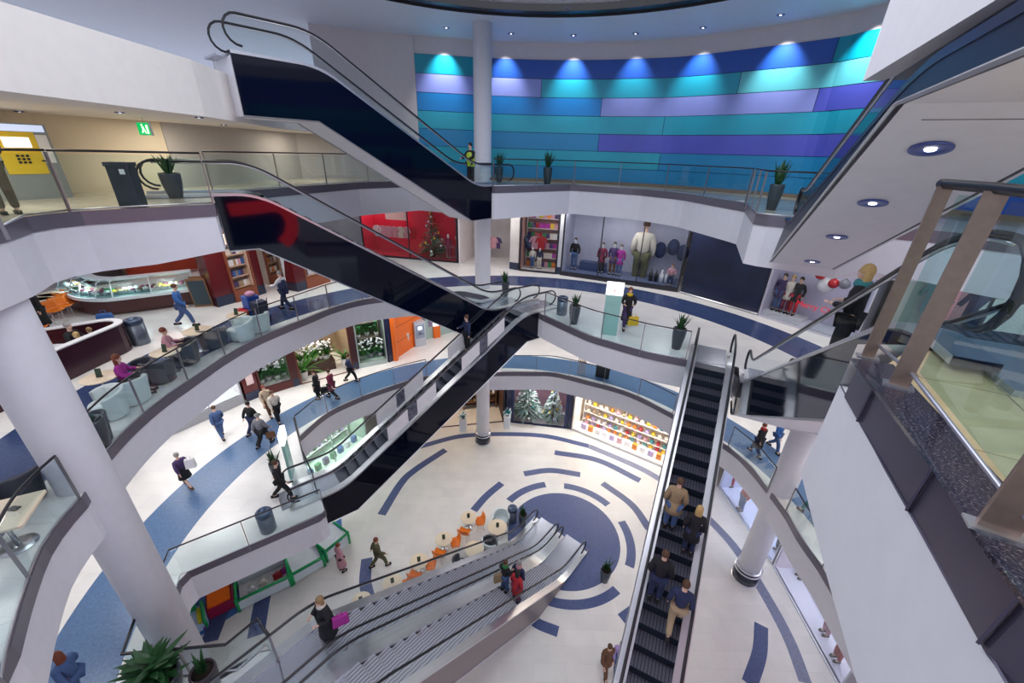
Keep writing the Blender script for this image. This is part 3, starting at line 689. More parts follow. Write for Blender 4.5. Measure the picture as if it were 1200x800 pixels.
    vs, fs = skinmesh(Vt, [(0,1),(1,2),(0,3),(0,4),(3,5),(4,6),(5,7),(6,8),(0,9)], [.15*k*g,.135*k*g,(.145+coat*.15)*k*g,.078*k*g,.078*k*g,.060*k*g,.060*k*g,.045*k*g,.045*k*g,.07*k])
    mb = MB(); mb.add(vs, fs, True)
    if coat: mb.lathe([(.14*k*g,.1*k),(.165*k*g,-.15*k),(.19*k*g,-(.12+coat*1.5)*k)], J['pel'], 14, sy=.9)
    mb.build('coat' if coat else 'jacket', cloth(top, CL[top]), t)
    if vest:
        mb = MB(); mb.lathe([(.165*k*g,-.12*k),(.175*k*g,.1*k),(.185*k*g,.36*k),(.12*k*g,.47*k)], J['pel']+Vector((0,fwd*.5*k,0)), 14, sy=.85, cap=False); mb.build('safety_vest', mat('bright cloth '+vest, CL[vest], .6), t)
    if collar:
        mb = MB(); mb.lathe([(.10*k,-.07*k),(.125*k,-.02*k),(.11*k,.04*k),(.07*k,.06*k)], J['nk'], 12); mb.build('collar', mat('fur collar '+collar, CL[collar], .95, noise=.6, scale=60), t)
    mb = MB()
    for s in 'lr':
        a = J['an'+s]; mb.rbox(a+Vector((0,.045,-.045))*k, (.095*k,.27*k,.07*k), .04*k)
    mb.build('shoes', cloth(shoe, CL[shoe]), t)
    if HC.get(hair):
        mb = MB(); c = H+Vector((0,-.016,.055))*k
        pr = [(.094*k*math.sin(PI*i/10), .118*k*math.cos(PI*i/10)) for i in range(1,7)]; pr = [(.004,.119*k)]+pr
        mb.lathe(pr, c, 14, cap=False, sx=.98, sy=1.08)
        if hl: mb.lathe([(.09*k,.06*k),(.098*k,-.05*k),(.10*k,-.12*k-hl*.6*k),(.06*k,-.12*k-hl*k)], H+Vector((0,-.045,.02))*k, 12, sy=.62)
        mb.build('hair', mat('hair '+hair, HC[hair], .6, noise=.5, scale=50), t)
    return t
# ------------------------------------------------------------------ props
LEAF = mat('dark green leaf', (.02,.09,.025), .45, noise=.5, scale=20); LEAF2 = mat('fresh green leaf', (.05,.22,.03), .5, noise=.4, scale=20)
POT = mat('charcoal planter', (.05,.06,.075), .35, noise=.1); SOIL = mat('soil', (.02,.012,.008), .9)
def leafblade(mb, base, az, tilt, L, w, curl=.3):
    d = Vector((math.cos(az)*math.sin(tilt), math.sin(az)*math.sin(tilt), math.cos(tilt))); s = Vector((-math.sin(az), math.cos(az), 0)); p = Vector(base); vs = []
    for i in range(5):
        u = i/4; q = p+d*L*u+Vector((math.cos(az),math.sin(az),-.6))*curl*L*u*u*.5; ww = w*math.sin(PI*min(.97, .15+.85*u))
        vs += [q-s*ww/2, q+s*ww/2+Vector((0,0,.004)), ]
    mb.add(vs, [(2*i,2*i+1,2*i+3,2*i+2) for i in range(4)])
def planter(label, loc, h=.75, r=.24, plant=.8, kind='spike', cat='potted plant', seed=1, potm=None, group=None):
    random.seed(seed); t = thing('potted_plant', label, cat, loc, group=group)
    MB().lathe([(r*.62,0),(r*.66,.01),(r*.93,h*.6),(r,h*.93),(r*.96,h),(r*.84,h),(r*.82,h-.06)], n=24).build('pot', potm or POT, t); pt_ = t.children[-1] if len(t.children) else t
    MB().lathe([(.01,h-.05),(r*.82,h-.055)], n=16).build('soil', SOIL, pt_)
    mb = MB()
    if kind == 'spike':
        for i in range(30): leafblade(mb, (random.uniform(-.06,.06),random.uniform(-.06,.06),h-.06), random.uniform(0,2*PI), random.uniform(.02,.55), plant*random.uniform(.55,1.05), .075, random.uniform(0,.3))
    elif kind == 'bush':
        for i in range(90):
            z = random.uniform(0,plant*.75); leafblade(mb, (random.uniform(-.1,.1),random.uniform(-.1,.1),h-.05+z), random.uniform(0,2*PI), random.uniform(.5,1.5), r*random.uniform(.9,1.6), .15, .3)
    elif kind == 'palm':
        for i in range(26): leafblade(mb, (0,0,h-.05), random.uniform(0,2*PI), random.uniform(.2,1.1), plant*random.uniform(.8,1.1), .09, .8)
        mb.tube([(0,0,h-.06),(0,0,h+.05)], .04)
    mb.build('leaves', LEAF if kind != 'palm' else LEAF2, t); return t
def bin_round(label, loc, h=.85, r=.24):
    t = thing('litter_bin', label, 'litter bin', loc)
    MB().lathe([(r*.95,0),(r,.03),(r,h-.16)], n=24).build('body', mat('brushed grey metal',(.16,.19,.24),.35,.6), t)
    MB().lathe([(r*1.02,h-.18),(r*1.02,h-.04),(r*.9,h),(r*.55,h),(r*.5,h-.05)], n=24).build('lid', mat('blue grey lid',(.07,.10,.17),.35,.5), t)
    return t
def tub_chair(m, label, loc, rz, group=None, r=.42, h=.78, seat=None):
    t = thing('tub_chair', label, 'armchair', loc, rz, group)
    mb = MB(); N = 18; A = [(-PI*.12)+(PI*1.24)*i/N for i in range(N+1)]   # shell open to +Y... back towards -Y
    O = [Vector((r*math.cos(a), -r*math.sin(a)*.95, 0)) for a in A]; I = [p*.80 for p in O]; Ob = [p*.82 for p in O]
    zt = [h-.12*abs(2*i/N-1)**2 for i in range(N+1)]; vs = []; fs = []
    for o, i_, b, z in zip(O, I, Ob, zt): vs += [(b.x,b.y,.04),(o.x,o.y,z-.03),(o.x*.97,o.y*.97,z),(i_.x*1.03,i_.y*1.03,z),(i_.x,i_.y,z-.04),(i_.x,i_.y,.3)]
    for i in range(N):
        for q in range(5): fs.append((i*6+q, i*6+q+1, i*6+q+7, i*6+q+6))
    fs += [tuple(range(6)), tuple(range(N*6, N*6+6))[::-1]]
    mb.add(vs, fs, True); mb.build('shell', m, t)
    MB().lathe([(r*.70,.06),(r*.78,.12),(r*.80,.40),(r*.76,.44)], n=20).build('seat', seat or m, t)
    MB().lathe([(r*.6,0),(r*.6,.06)], n=16).build('plinth', BLACKM, t)
    return t
BLACKM = mat('black plastic', (.015,.015,.02), .4); ORANGE = mat('orange moulded plastic', (.85,.20,.01), .35); WOODT = mat('cream laminate', (.80,.66,.48), .3)
WFAB = mat('white leatherette', (.68,.76,.76), .4); DFAB = mat('charcoal leatherette', (.03,.035,.05), .45)
def orange_chair(label, loc, rz, group='orange shell chairs of the ground floor café', m=None):
    t = thing('shell_chair', label, 'chair', loc, rz, group)
    mb = MB(); vs = []; nx, ny = 7, 10
    for j in range(ny):
        v = j/(ny-1)
        for i in range(nx):
            x = (i/(nx-1)-.5); w = .58-.10*abs(v-.5)
            if v < .5: y = .2-.42*(v/.5); z = .45-.02*math.sin(PI*v*2)+.05*(2*x)**2
            else: q = (v-.5)/.5; y = -.22-.08*q+.06*(2*x)**2; z = .45+.38*q
            vs.append((x*w, y, z))
    fs = [(j*nx+i,j*nx+i+1,(j+1)*nx+i+1,(j+1)*nx+i) for j in range(ny-1) for i in range(nx-1)]
    mb.add(vs, fs, True); o = mb.build('shell', m or ORANGE, t); sm = o.modifiers.new('t','SOLIDIFY'); sm.thickness = .02
    for sx in (-1,1):
        for sy in (-1,1): MB().tube([(sx*.12,sy*.1,.44),(sx*.2,sy*.2,0)], .011, 6).build('leg', STEEL, t)
    return t
def cafe_table(label, loc, r=.36, h=.74, top=None, group=None):
    t = thing('round_table', label, 'table', loc, group=group)
    MB().lathe([(r-.01,h-.03),(r,h-.02),(r,h-.005),(r-.008,h)], n=32).build('tabletop', top or WOODT, t)
    MB().lathe([(.03,.02),(.03,h-.03)], n=12).build('pedestal', STEEL, t)
    MB().lathe([(.22,0),(.22,.012),(.04,.035)], n=24).build('base', STEEL, t)
    return t
def menu(label, loc, rz=0, col=(.03,.06,.03)):
    t = thing('menu_stand', label, 'menu', loc, rz, 'menu cards standing on café tables')
    mb = MB(); mb.box((0,0,.015),(.12,.07,.03)); mb.build('foot', BLACKM, t)
    MB().extr([(-.07,-.01,.02),(.07,-.01,.02),(.07,.03,.24),(-.07,.03,.24)], (0,.008,0)).build('card', mat('menu card green',col,.4), t); return t
def bag(label, loc, col, s=(.3,.14,.28), rz=0, name='shopping_bag'):
    t = thing(name, label, 'bag', loc, rz)
    m = cloth(col, CL[col]); x, y, z = s
    MB().add([(-x/2,-y/2,0),(x/2,-y/2,0),(x/2,y/2,0),(-x/2,y/2,0),(-x*.45,-y*.3,z),(x*.45,-y*.3,z),(x*.45,y*.3,z),(-x*.45,y*.3,z)], [(3,2,1,0),(0,1,5,4),(1,2,6,5),(2,3,7,6),(3,0,4,7),(4,5,6,7)]).build('bag_body', m, t, .01); bb_ = t.children[0]
    MB().tube([(-x*.2,0,z),(-x*.15,0,z+.12),(x*.15,0,z+.12),(x*.2,0,z)], .01, 6).build('handle', m, bb_); return t
def text(name, s, loc, size, m, rot, parent=None, ext=.01, align='CENTER'):
    cu = bpy.data.curves.new(name, 'FONT'); cu.body = s; cu.size = size; cu.extrude = ext; cu.align_x = align; cu.materials.append(m)
    o = bpy.data.objects.new(name, cu); dg = None
    C.objects.link(o); dg = bpy.context.evaluated_depsgraph_get(); dg.update(); me = bpy.data.meshes.new_from_object(o.evaluated_get(dg)); bpy.data.objects.remove(o)
    o = bpy.data.objects.new(name, me); C.objects.link(o)
    if parent is not None: o.parent = parent
    o.location = loc; o.rotation_euler = rot; return o
# ------------------------------------------------------------------ rear walls of each level
def ringwall(name, z0, z1, f, m, a0=-40, a1=230):
    mb = MB(); mb.wall([Vector((CEN[0]+f(a)*math.cos(math.radians(a)), CEN[1]+f(a)*math.sin(math.radians(a)), 0)) for a in range(a0, a1+1, 4)], z0, z1); return struct(mb.build(name, m))
SHW = mat('shop rear wall', (.72,.68,.66), .7, noise=.3, scale=.9)
ringwall('wall_middle', MZ, TZ-1.2, lambda a: 17.6 if a < 100 else min(24, 17.6+(a-100)*.3), mat('pale shop wall',(.62,.58,.58),.7,noise=.3,scale=.8))
ringwall('wall_lower', LZ, MZ-1.2, lambda a: 19.5, SHW)
ringwall('wall_ground', GZ, LZ-1.2, lambda a: 16.2, SHW)
class Shop:
    def __init__(s, label, a, b, z0, z1, back=(.8,.8,.85), depth=1.6, frame=(.02,.02,.03), mull=0, fw=.09, pane=True, backemit=0, floorc=None, light=60, lcol=(1,.97,.95), cat='shop window', name='shop_window', sill=.1, bmat=None):
        s.a = Vector((a[0],a[1],0)); s.b = Vector((b[0],b[1],0)); s.z0 = z0; s.L = (s.b-s.a).length; s.u = (s.b-s.a)/s.L
        n = Vector((-s.u.y, s.u.x, 0)); mid = (s.a+s.b)/2
        if n.dot(mid-Vector((CEN[0],CEN[1],0))) < 0: n = -n
        s.n = n; H = z1-z0; s.H = H
        t = s.t = thing(name, label, cat, (s.a.x,s.a.y,z0), world=True)
        s.ang = math.atan2(s.u.y, s.u.x)
        fm = mat('frame %.2f %.2f %.2f'%frame, frame, .4, .2)
        if frame:
            mb = MB(); 
            for q in [0, s.L]+[s.L*(i+1)/(mull+1) for i in range(mull)]: mb.box(s.P(q,0,H/2), (fw if q in (0,s.L) else fw*.5, .1, H), s.ang)
            mb.box(s.P(s.L/2,0,H-.06), (s.L,.1,.12), s.ang); mb.box(s.P(s.L/2,0,sill/2), (s.L,.12,sill), s.ang); mb.build('frame', fm, t)
        if pane: MB().box(s.P(s.L/2,.0,H/2), (s.L-.1,.012,H-.2), s.ang).build('pane', SGLASS, t)
        mb = MB(); mb.box(s.P(s.L/2,depth,H/2), (s.L,.06,H), s.ang)
        mb.box(s.P(.03,depth/2,H/2), (.05,depth,H), s.ang); mb.box(s.P(s.L-.03,depth/2,H/2), (.05,depth,H), s.ang)
        mb.build('back_panel', bmat or mat('shop back %.2f %.2f %.2f'%back, back, .6, noise=.2, scale=1.5), t)
        if floorc: MB().box(s.P(s.L/2,depth/2,sill*.5), (s.L-.02,depth,sill), s.ang).build('display_floor', mat('display floor %.2f %.2f %.2f'%floorc, floorc, .35), t)
        s.fl = sill if floorc else 0.01
        if light:
            l = area(s.P(s.L/2, depth*.45, H-.08), max(.6,s.L*.8), light*s.L*depth*.25, lcol, (0,0,s.ang), .5)
    def P(s, q, v, z): return s.a+s.u*q+s.n*v+Vector((0,0,s.z0+z))
    def pix(s, x, y, v):
        p = onplane(x, y, s.a+s.n*v, s.n); return p
    def face(s): return math.degrees(math.atan2(-s.n.y,-s.n.x))-90
def area(loc, size, energy, col=(1,1,1), rot=(0,0,0), sy=None):  # area lamp without a fitting, for shop interiors and the added counter light
    l = bpy.data.lights.new('fill_lamp','AREA'); l.energy = energy; l.size = size; l.color = col
    if sy: l.shape = 'RECTANGLE'; l.size_y = sy
    o = bpy.data.objects.new('fill_lamp', l); C.objects.link(o); o.location = loc; o.rotation_euler = rot
    return o
E2 = lambda x, y, z: V2(at(x,y,z))
MT = TZ-1.2; LT = MZ-1.2; GT = LZ-1.2
def xmas(label, loc, h=2.4, r=.8, col=(.03,.13,.06), orn=('red','white','yellow'), n=26, seed=3, snow=.3):
    random.seed(seed); t = thing('christmas_tree', label, 'christmas tree', loc)
    MB().lathe([(.16,0),(.2,.25)], n=12).build('tree_pot', mat('tree pot',(.12,.03,.03),.6), t)
    MB().tube([(0,0,.1),(0,0,h*.9)], .04).build('trunk', mat('trunk bark',(.08,.05,.03),.9), t)
    mb = MB()
    for i in range(420):
        u = random.random()**1.3; a = random.uniform(0,2*PI); rr = r*(1-u)+.03; z = .22+u*(h-.25); leafblade(mb, (rr*.35*math.cos(a),rr*.35*math.sin(a),z), a, random.uniform(1.2,1.75), rr*.75+.05, .10, .2); mb.cur = 0 if random.random() > snow else 1
    mb.build('foliage', [mat('fir green %.2f'%col[1], col, .7), mat('frosted fir',(.5,.62,.58),.6)], t)
    first = {}
    for i in range(n):
        u = (i+.5)/n; a = i*2.4; rr = r*(1-u)*1.02+.04; z = .3+u*(h-.4); c = orn[i%len(orn)]
        if c not in first:
            w = MB(); w.ball((0,0,0), .08, 8); o = w.build('ornament', mat('bauble '+c, CL[c], .15, .3), t); first[c] = o
        else: o = first[c].copy(); C.objects.link(o); o.parent = t
        o.location = (rr*math.cos(a), rr*math.sin(a), z)
    w = MB()
    for k in range(5): a = PI/2+k*2*PI/5; w.add([(0,-.02,h+.05),(.05*math.cos(a-.6),0,h+.05+.05*math.sin(a-.6)),(.14*math.cos(a),0,h+.05+.14*math.sin(a)),(.05*math.cos(a+.6),0,h+.05+.05*math.sin(a+.6)),(0,.02,h+.05)], [(0,1,2,3),(4,3,2,1)])
    w.build('star', mat('gold star',(.8,.6,.2),.3,.6), t); return t
def shelves(label, S, q0, q1, v, heights, d=.3, col=(.75,.72,.70)):
    p = S.P(q0,v,0); t = thing('shelf_unit', label, 'shelf', (p.x,p.y,p.z), world=True); m = mat('shelf %.2f %.2f %.2f'%col, col, .5)
    for h in heights: MB().box(S.P((q0+q1)/2,v,h), (q1-q0,d,.03), S.ang).build('shelf_board', m, t)
    for q in (q0,q1): MB().box(S.P(q,v,max(heights)/2), (.03,d,max(heights)+.02), S.ang).build('upright', m, t)
    return t
_pb = {}
def goods(S, q0, q1, v, z, n, cols, label, group, kind='box', sz=.2):
    for i in range(n):
        c = random.choice(cols); key = (c, kind, round(sz,2))
        p = S.P(q0+(q1-q0)*(i+.5)/n, v, z)
        if key not in _pb:
            w = MB(); 
            if kind == 'box': w.rbox((0,0,sz*.5), (sz*.8,sz*.6,sz), .02); nm = 'gift_box'
            elif kind == 'bottle': w.lathe([(sz*.16,0),(sz*.17,sz*.6),(sz*.06,sz*.75),(sz*.06,sz)], n=10); nm = 'bottle'
            elif kind == 'ball': w.ball((0,0,sz*.5), sz*.5, 10); nm = 'bauble'
            elif kind == 'garment':
                w.add([(-sz*.5,0,-.12*sz),(-sz*.72,0,-.7*sz),(-sz*.55,0,-.75*sz),(-sz*.38,.02,-.35*sz),(-sz*.4,.04,-1.5*sz),(sz*.4,.04,-1.5*sz),(sz*.38,.02,-.35*sz),(sz*.55,0,-.75*sz),(sz*.72,0,-.7*sz),(sz*.5,0,-.12*sz),(sz*.12,0,0),(-sz*.12,0,0)], [tuple(range(12))]); w2_ = MB(); w2_.extr(w.v, (0,.07,0)); w = w2_; nm = 'hanging_garment'
            elif kind == 'jar': w.lathe([(sz*.35,0),(sz*.42,sz*.1),(sz*.42,sz*.6),(sz*.3,sz*.7),(sz*.3,sz*.8),(sz*.02,sz*.82)], n=10); nm = 'jar'
            o = w.build(nm, cloth(c, CL[c]) if kind == 'garment' else mat('gloss '+c, CL[c], .3), None); _pb[key] = o
        else: o = _pb[key].copy(); C.objects.link(o)
        o.location = p; o.rotation_euler = (0,0,S.ang+random.uniform(-.15,.15)); o['label'] = label; o['category'] = {'box':'box','bottle':'bottle','ball':'bauble','garment':'clothes','jar':'jar'}[kind]; o['group'] = group
        o.name = {'box':'gift_box','bottle':'bottle','ball':'bauble','garment':'hanging_garment','jar':'jar'}[kind]
# ---- middle level, back side
sr = Shop('red shop window with a decorated christmas tree, left of the round column', E2(428,299,MZ), E2(536,308,MZ), MZ, MT, back=(.62,.01,.04), depth=1.5, mull=1, floorc=(.5,.02,.04), light=70)
p = sr.P(sr.L*.70,.75,.1); xmas('christmas tree with a pale bow in the red shop window', p, 3.0, .9, orn=('red','yellow','white'), seed=5, snow=.1)
w = MB(); q = sr.P(sr.L*.32,.8,2.75); w.box(q, (1.5,.03,.75), sr.ang); o = w.build('poster', mat('pale pink card',(.85,.55,.50),.5)); tag(o, 'pale pink card hanging high in the red shop window', 'poster')
goods(sr, .3, sr.L*.5, 1.0, 1.9, 7, ['red','white','pink','cream'], 'small garment hanging in the red shop window', 'garments in the red shop window', 'garment', .5)
person('slim mannequin in dark red coat at the right end of the red shop window', sr.P(sr.L*.88,.6,.1), sr.face(), 1.6, 'stand', 'maroon', 'maroon', None, cat='mannequin', skin=mat('mannequin white',CL['plastic'],.35), name='mannequin', fingers=False)
person('mannequin in bright red beside the dark red one in the red shop window', sr.P(sr.L*.96,.7,.1), sr.face(), 1.5, 'stand', 'red', 'maroon', None, cat='mannequin', skin=_m['mannequin white'], name='mannequin', fingers=False)
MQ = _m['mannequin white']
se = Shop('open white shop entrance between the red window and the toy window', E2(539,309,MZ), E2(606,316,MZ), MZ, MT, back=(.82,.74,.74), depth=4.2, frame=(.75,.75,.8), pane=False, light=25, cat='shop entrance', name='shop_entrance', sill=.01)
shelves('white shelves in the open shop entrance left of the column', se, .2, 1.6, 3.2, (.5,1.1,1.7,2.3,2.9))
for k, z in enumerate((.5,1.1,1.7,2.3,2.9)): goods(se, .25, 1.55, 3.2, z+.02, 6, ['red','purple','pink','white','magenta','maroon'], 'coloured package on the white shelves of the open shop entrance', 'packages in the open shop entrance', 'box', .3)
goods(se, .6, se.L*.55, 1.6, 1.6, 6, ['maroon','red','purple','pink','white'], 'garment on the rack of the open shop entrance', 'garments in the open shop entrance', 'garment', .5)
sw = Shop('toy shop window crowded with colourful goods, right of the white pillar', E2(609,317,MZ), E2(651,321,MZ), MZ, MT, back=(.55,.30,.28), depth=1.5, floorc=(.8,.75,.75), light=80)
shelves('shelves of the crowded toy shop window', sw, .15, sw.L-.15, 1.1, (.7,1.3,1.9,2.5,3.1))
for z in (.1,.7,1.3,1.9,2.5,3.1):
    goods(sw, .2, sw.L-.2, 1.1, z+.02, 8, ['red','white','pink','green','yellow','magenta','purple','cream','orange'], 'toy package on the shelves of the toy shop window', 'packages in the toy shop window', 'box', .3)
goods(sw, .2, sw.L*.6, .6, 2.1, 3, ['red','navy','pink'], 'garment hanging at the front of the toy shop window', 'garments in the toy shop window', 'garment', .55)
for k, (u, c) in enumerate(((.3,'denim'),(.5,'cream'))): person('child mannequin in %s trousers at the foot of the toy shop window'%c, sw.P(sw.L*u,.5,.1), sw.face(), 1.3, 'stand', ['cream','navy'][k], c, None, cat='mannequin', skin=MQ, name='mannequin', fingers=False)
def pillar(name_label, a, b, z0, z1, col, d=.5, th=None):
    a = Vector((*a,0)); b = Vector((*b,0)); n = Vector((-(b-a).y,(b-a).x,0)).normalized()
    if n.dot((a+b)/2-Vector((CEN[0],CEN[1],0))) < 0: n = -n
    t = thing('pillar', name_label, 'pillar', (a.x,a.y,z0), world=True)
    MB().prism([V2(a),V2(b),V2(b+n*d),V2(a+n*d)], z0, z1).build('cladding', col, t)
    MB().prism([V2(a-n*.02),V2(b-n*.02),V2(b+n*d),V2(a+n*d)], z0, z0+.45).build('plinth', mat('dark blue plinth',(.02,.03,.07),.3), t); return t
p = pillar('white pillar with small display panels right of the entrance', E2(597,315,MZ), E2(607,316.5,MZ), MZ, MT, SHW, .6)
pillar('narrow white pillar between toy window and large display window', E2(652,321,MZ), E2(656,321.5,MZ), MZ, MT, WHITE, .6)
sl_ = Shop('long fashion display window with a giant figure in the middle, below the blue wall', E2(657,322,MZ), E2(793,342,MZ), MZ, MT, back=(.52,.52,.66), depth=2.0, mull=2, floorc=(.14,.17,.30), light=42, lcol=(.92,.94,1), sill=.25)
for k, (u, top, bot, h) in enumerate(((.08,'black','denim',1.9),(.33,'maroon','black',1.8),(.43,'purple','brown',1.9),(.49,'magenta','denim',1.8))):
    person(['mannequin in black top and jeans at the left end of the long display window','mannequin in dark red top, second from left in the long window','mannequin in purple top, third from left in the long display window','mannequin in magenta top next to the giant figure'][k], sl_.P(sl_.L*u,.8,.25), sl_.face(), h, 'stand', top, bot, 'brown', cat='mannequin', skin=MQ, name='mannequin', fingers=False, coat=.1 if k else 0)
person('giant figure in pale pullover seen from behind in the long display window', sl_.P(sl_.L*.66,1.2,-.5), sl_.face()+180, 3.9, 'stand', 'cream', 'olive', 'brown', cat='display figure', name='display_figure', fingers=False, fat=1.15)
person('seated mannequin in pink jacket at the right end of the long display window', sl_.P(sl_.L*.93,.6,.22), sl_.face(), 1.5, 'sit', 'pink', 'navy', 'auburn', cat='mannequin', name='mannequin', fingers=False)
t = thing('display_stool', 'pale stool under the seated pink mannequin', 'stool', sl_.P(sl_.L*.93,.7,.25)); MB().rbox((0,0,.36),(.4,.4,.06),.04).build('seat', WFAB, t)
for sx in (-1,1):
    for sy in (-1,1): MB().tube([(sx*.16,sy*.16,0),(sx*.16,sy*.16,.35)], .015, 6).build('leg', STEEL, t)
for k, u in enumerate((.80,.90,.98)):
    o = MB(); c = sl_.P(sl_.L*u,1.3,1.9+.25*(k%2)); o.ball((0,0,0), .33, 12, 1.4, 1, .55); o = o.build('bust_form', cloth('navy',CL['navy'])); o.location = c; o.rotation_euler = (0,0,sl_.ang); tag(o, ['dark blue torso form left of the right end of long display window','dark blue torso form higher up near the right end','half hidden torso form at the extreme right end of the long display window'][k], 'display form')
o = MB().box((0,0,0),(1.6,.6,.5)).build('display_bench', mat('dark blue bench',(.03,.06,.16),.4)); o.location = sl_.P(sl_.L*.25,1.2,.5); o.rotation_euler = (0,0,sl_.ang); tag(o, 'low dark blue bench behind the left mannequins of the long display window','bench')
goods(sl_, sl_.L*.75, sl_.L*.92, .6, .27, 4, ['white','black','white','navy'], 'small accessory standing on the floor of the long display window', 'accessories in the long display window', 'bottle', .7)
# dark hoarding
ho = thing('hoarding', 'plain dark blue boarded-up shop front right of the long display window', 'hoarding', E2(797,343,MZ)+(MZ,), world=True)
a, b = Vector((*E2(797,343,MZ),0)), Vector((*E2(887,369,MZ),0)); mb = MB(); mb.wall([a,b], MZ, MT, .08); mb.build('panel', mat('night blue board', (.012,.02,.06), .35, noise=.9, scale=.9), ho)
MB().tube([a+Vector((0,0,MZ+.05)), b+Vector((0,0,MZ+.05))], .04, 4).build('kick_rail', STEEL, ho)
sm = Shop('white christmas fashion window with three mannequins and red lettering', E2(889,370,MZ), E2(1000,404,MZ), MZ, MT, back=(.60,.58,.74), depth=1.3, floorc=(.8,.82,.9), light=55, frame=(.6,.6,.7), fw=.05, lcol=(.95,.95,1))
for k, (u, top, bot) in enumerate(((.10,'purple','denim'),(.19,'cream','maroon'),(.28,'black','red'))):
    person('mannequin in %s top, %s of three in the white christmas window'%(top,['left','middle','right'][k]), sm.P(sm.L*u,.6,.3), sm.face(), 1.75, 'stand', top, bot, 'black' if k != 1 else 'blonde', cat='mannequin', name='mannequin', fingers=False, coat=.1)
o = MB().rbox((0,0,.1),(1.9,.9,.2),.1).build('plinth', WHITE); o.location = sm.P(sm.L*.19,.6,.1); o.rotation_euler = (0,0,sm.ang); tag(o,'low white plinth under the three mannequins of the christmas window','plinth')
for k, (u, z, r, c) in enumerate(((.47,2.9,.20,'red'),(.62,2.45,.20,'red'),(.55,2.2,.32,'white'),(.76,2.9,.16,'white'),(.80,2.4,.20,'grey'))):
    w = MB(); w.ball((0,0,0), r, 16); w.tube([(0,0,r),(0,0,r+.06)], .04, 8); w.tube([(0,0,r),(0,0,.9)], .006, 4)
    o = w.build('bauble', mat('big bauble '+c, CL[c], .2)); o.location = sm.pix(*((962,322),(977,332),(968,334),(1000,320),(990,333))[k], .35 if c != 'white' else .6); tag(o, ['red bauble hanging highest in the white christmas window','lower red bauble in the white christmas window','large white ball between the two red baubles','small white bauble at the right of the christmas window','grey bauble at the right of the christmas window'][k], 'bauble')
REDT = mat('red lettering', (.75,.01,.03), .4, emit=.4)
tx = text('lettering', 'Merry Christmas', sm.pix(932,357,-.03)-Vector(WOFF[sm.t.name]), .34, REDT, (PI/2,0,sm.ang), sm.t, .004, 'LEFT')
# right-hand shops of the middle level, seen through the foreground glass
s5 = Shop('brightly lit fashion window seen through the foreground glass at the right edge', (13.9,13.9), (15.1,9.4), MZ, MT, back=(.55,.62,.60), depth=1.5, mull=1, floorc=(.3,.35,.4), light=60)
s6 = Shop('second fashion window at the right edge with red and violet clothes', (15.1,9.0), (14.9,4.5), MZ, MT, back=(.45,.2,.3), depth=1.5, mull=1, floorc=(.3,.35,.4), light=60)
for S, cs, nm in ((s5, ['navy','white','green','pink','black','teal'], 'fashion window behind the foreground glass'), (s6, ['red','purple','magenta','navy','white'], 'red and violet fashion window')):
    goods(S, .3, S.L-.3, .8, 3.0, 7, cs, 'garment hanging in the '+nm, 'garments in the '+nm, 'garment', .75)
    goods(S, .3, S.L-.3, .6, .1, 9, cs, 'bag or box on the floor of the '+nm, 'boxes in the '+nm, 'box', .45)
    for k, u in enumerate((.25,.7)): person('mannequin in %s top, %s of two in the %s'%(cs[k],['first','second'][k],nm), S.P(S.L*u,.4,.1), S.face(), 1.8, 'stand', cs[k], cs[k+2], None, cat='mannequin', skin=MQ, name='mannequin', fingers=False)
# ---- ground level
BR = mat('dark wood interior', (.10,.045,.03), .6, noise=.5, scale=3)
sg0 = Shop('dark wooden gift shop behind the round column on the ground floor', E2(500,502,GZ), E2(590,493.5,GZ), GZ, GT, depth=2.4, frame=(.02,.02,.05), pane=False, light=30, lcol=(1,.75,.5), bmat=BR, cat='shop front', name='shop', sill=.01)
shelves('dark wooden shelf behind the column on the ground floor', sg0, sg0.L*.5, sg0.L*.95, 1.9, (.6,1.2,1.8,2.4), col=(.20,.10,.05))
for z in (.6,1.2,1.8,2.4): goods(sg0, sg0.L*.5, sg0.L*.95, 1.9, z+.02, 7, ['brown','tan','maroon','cream','white'], 'small gift on the dark wooden shelf of the ground floor shop', 'gifts on the dark shelf', 'jar', .3)
for k, (x, y) in enumerate(((543,503),(594,500))):
    t = thing('pedestal', ['white pedestal left of the round column, ground floor','white pedestal right of the round column, ground floor'][k], 'pedestal', at(x,y,GZ)); MB().rbox((0,0,.45),(.46,.46,.9),.02).build('block', mat('white lacquer',(.8,.82,.86),.3), t); MB().rbox((0,0,.92),(.5,.5,.04),.02).build('cap', _m['white lacquer'], t)
    random.seed(k); v = thing('bouquet', ['teal and white bouquet on the pedestal left of the column','teal and white bouquet on the pedestal right of the column'][k], 'flowers', at(x,y,GZ)+Vector((0,0,.94)))
    MB().lathe([(.08,0),(.13,.1),(.1,.2)], n=12).build('vase', POT, v); w = MB()
    for i in range(40): leafblade(w, (0,0,.15), random.uniform(0,6.28), random.uniform(0,1.3), random.uniform(.2,.42), .07)
    w.build('leaves', mat('teal leaves',(.02,.25,.30),.5), v); w = MB()
    for i in range(16): a = random.uniform(0,6.28); w.ball((.25*math.cos(a),.25*math.sin(a),random.uniform(.2,.5)), .05, 6)
    w.build('blossoms', mat('white blossoms',(.75,.85,.9),.5), v)
sg1 = Shop('ground floor window with two christmas trees', E2(600,494.5,GZ), E2(662,501.5,GZ), GZ, GT, back=(.20,.10,.14), depth=1.8, floorc=(.45,.40,.45), light=110, frame=(.02,.03,.10), fw=.2)
xmas('large frosted christmas tree at the left of the ground floor window', sg1.P(sg1.L*.26,.8,.1), 3.4, 1.05, (.03,.14,.10), ('white','teal','white'), 34, 1, .65)
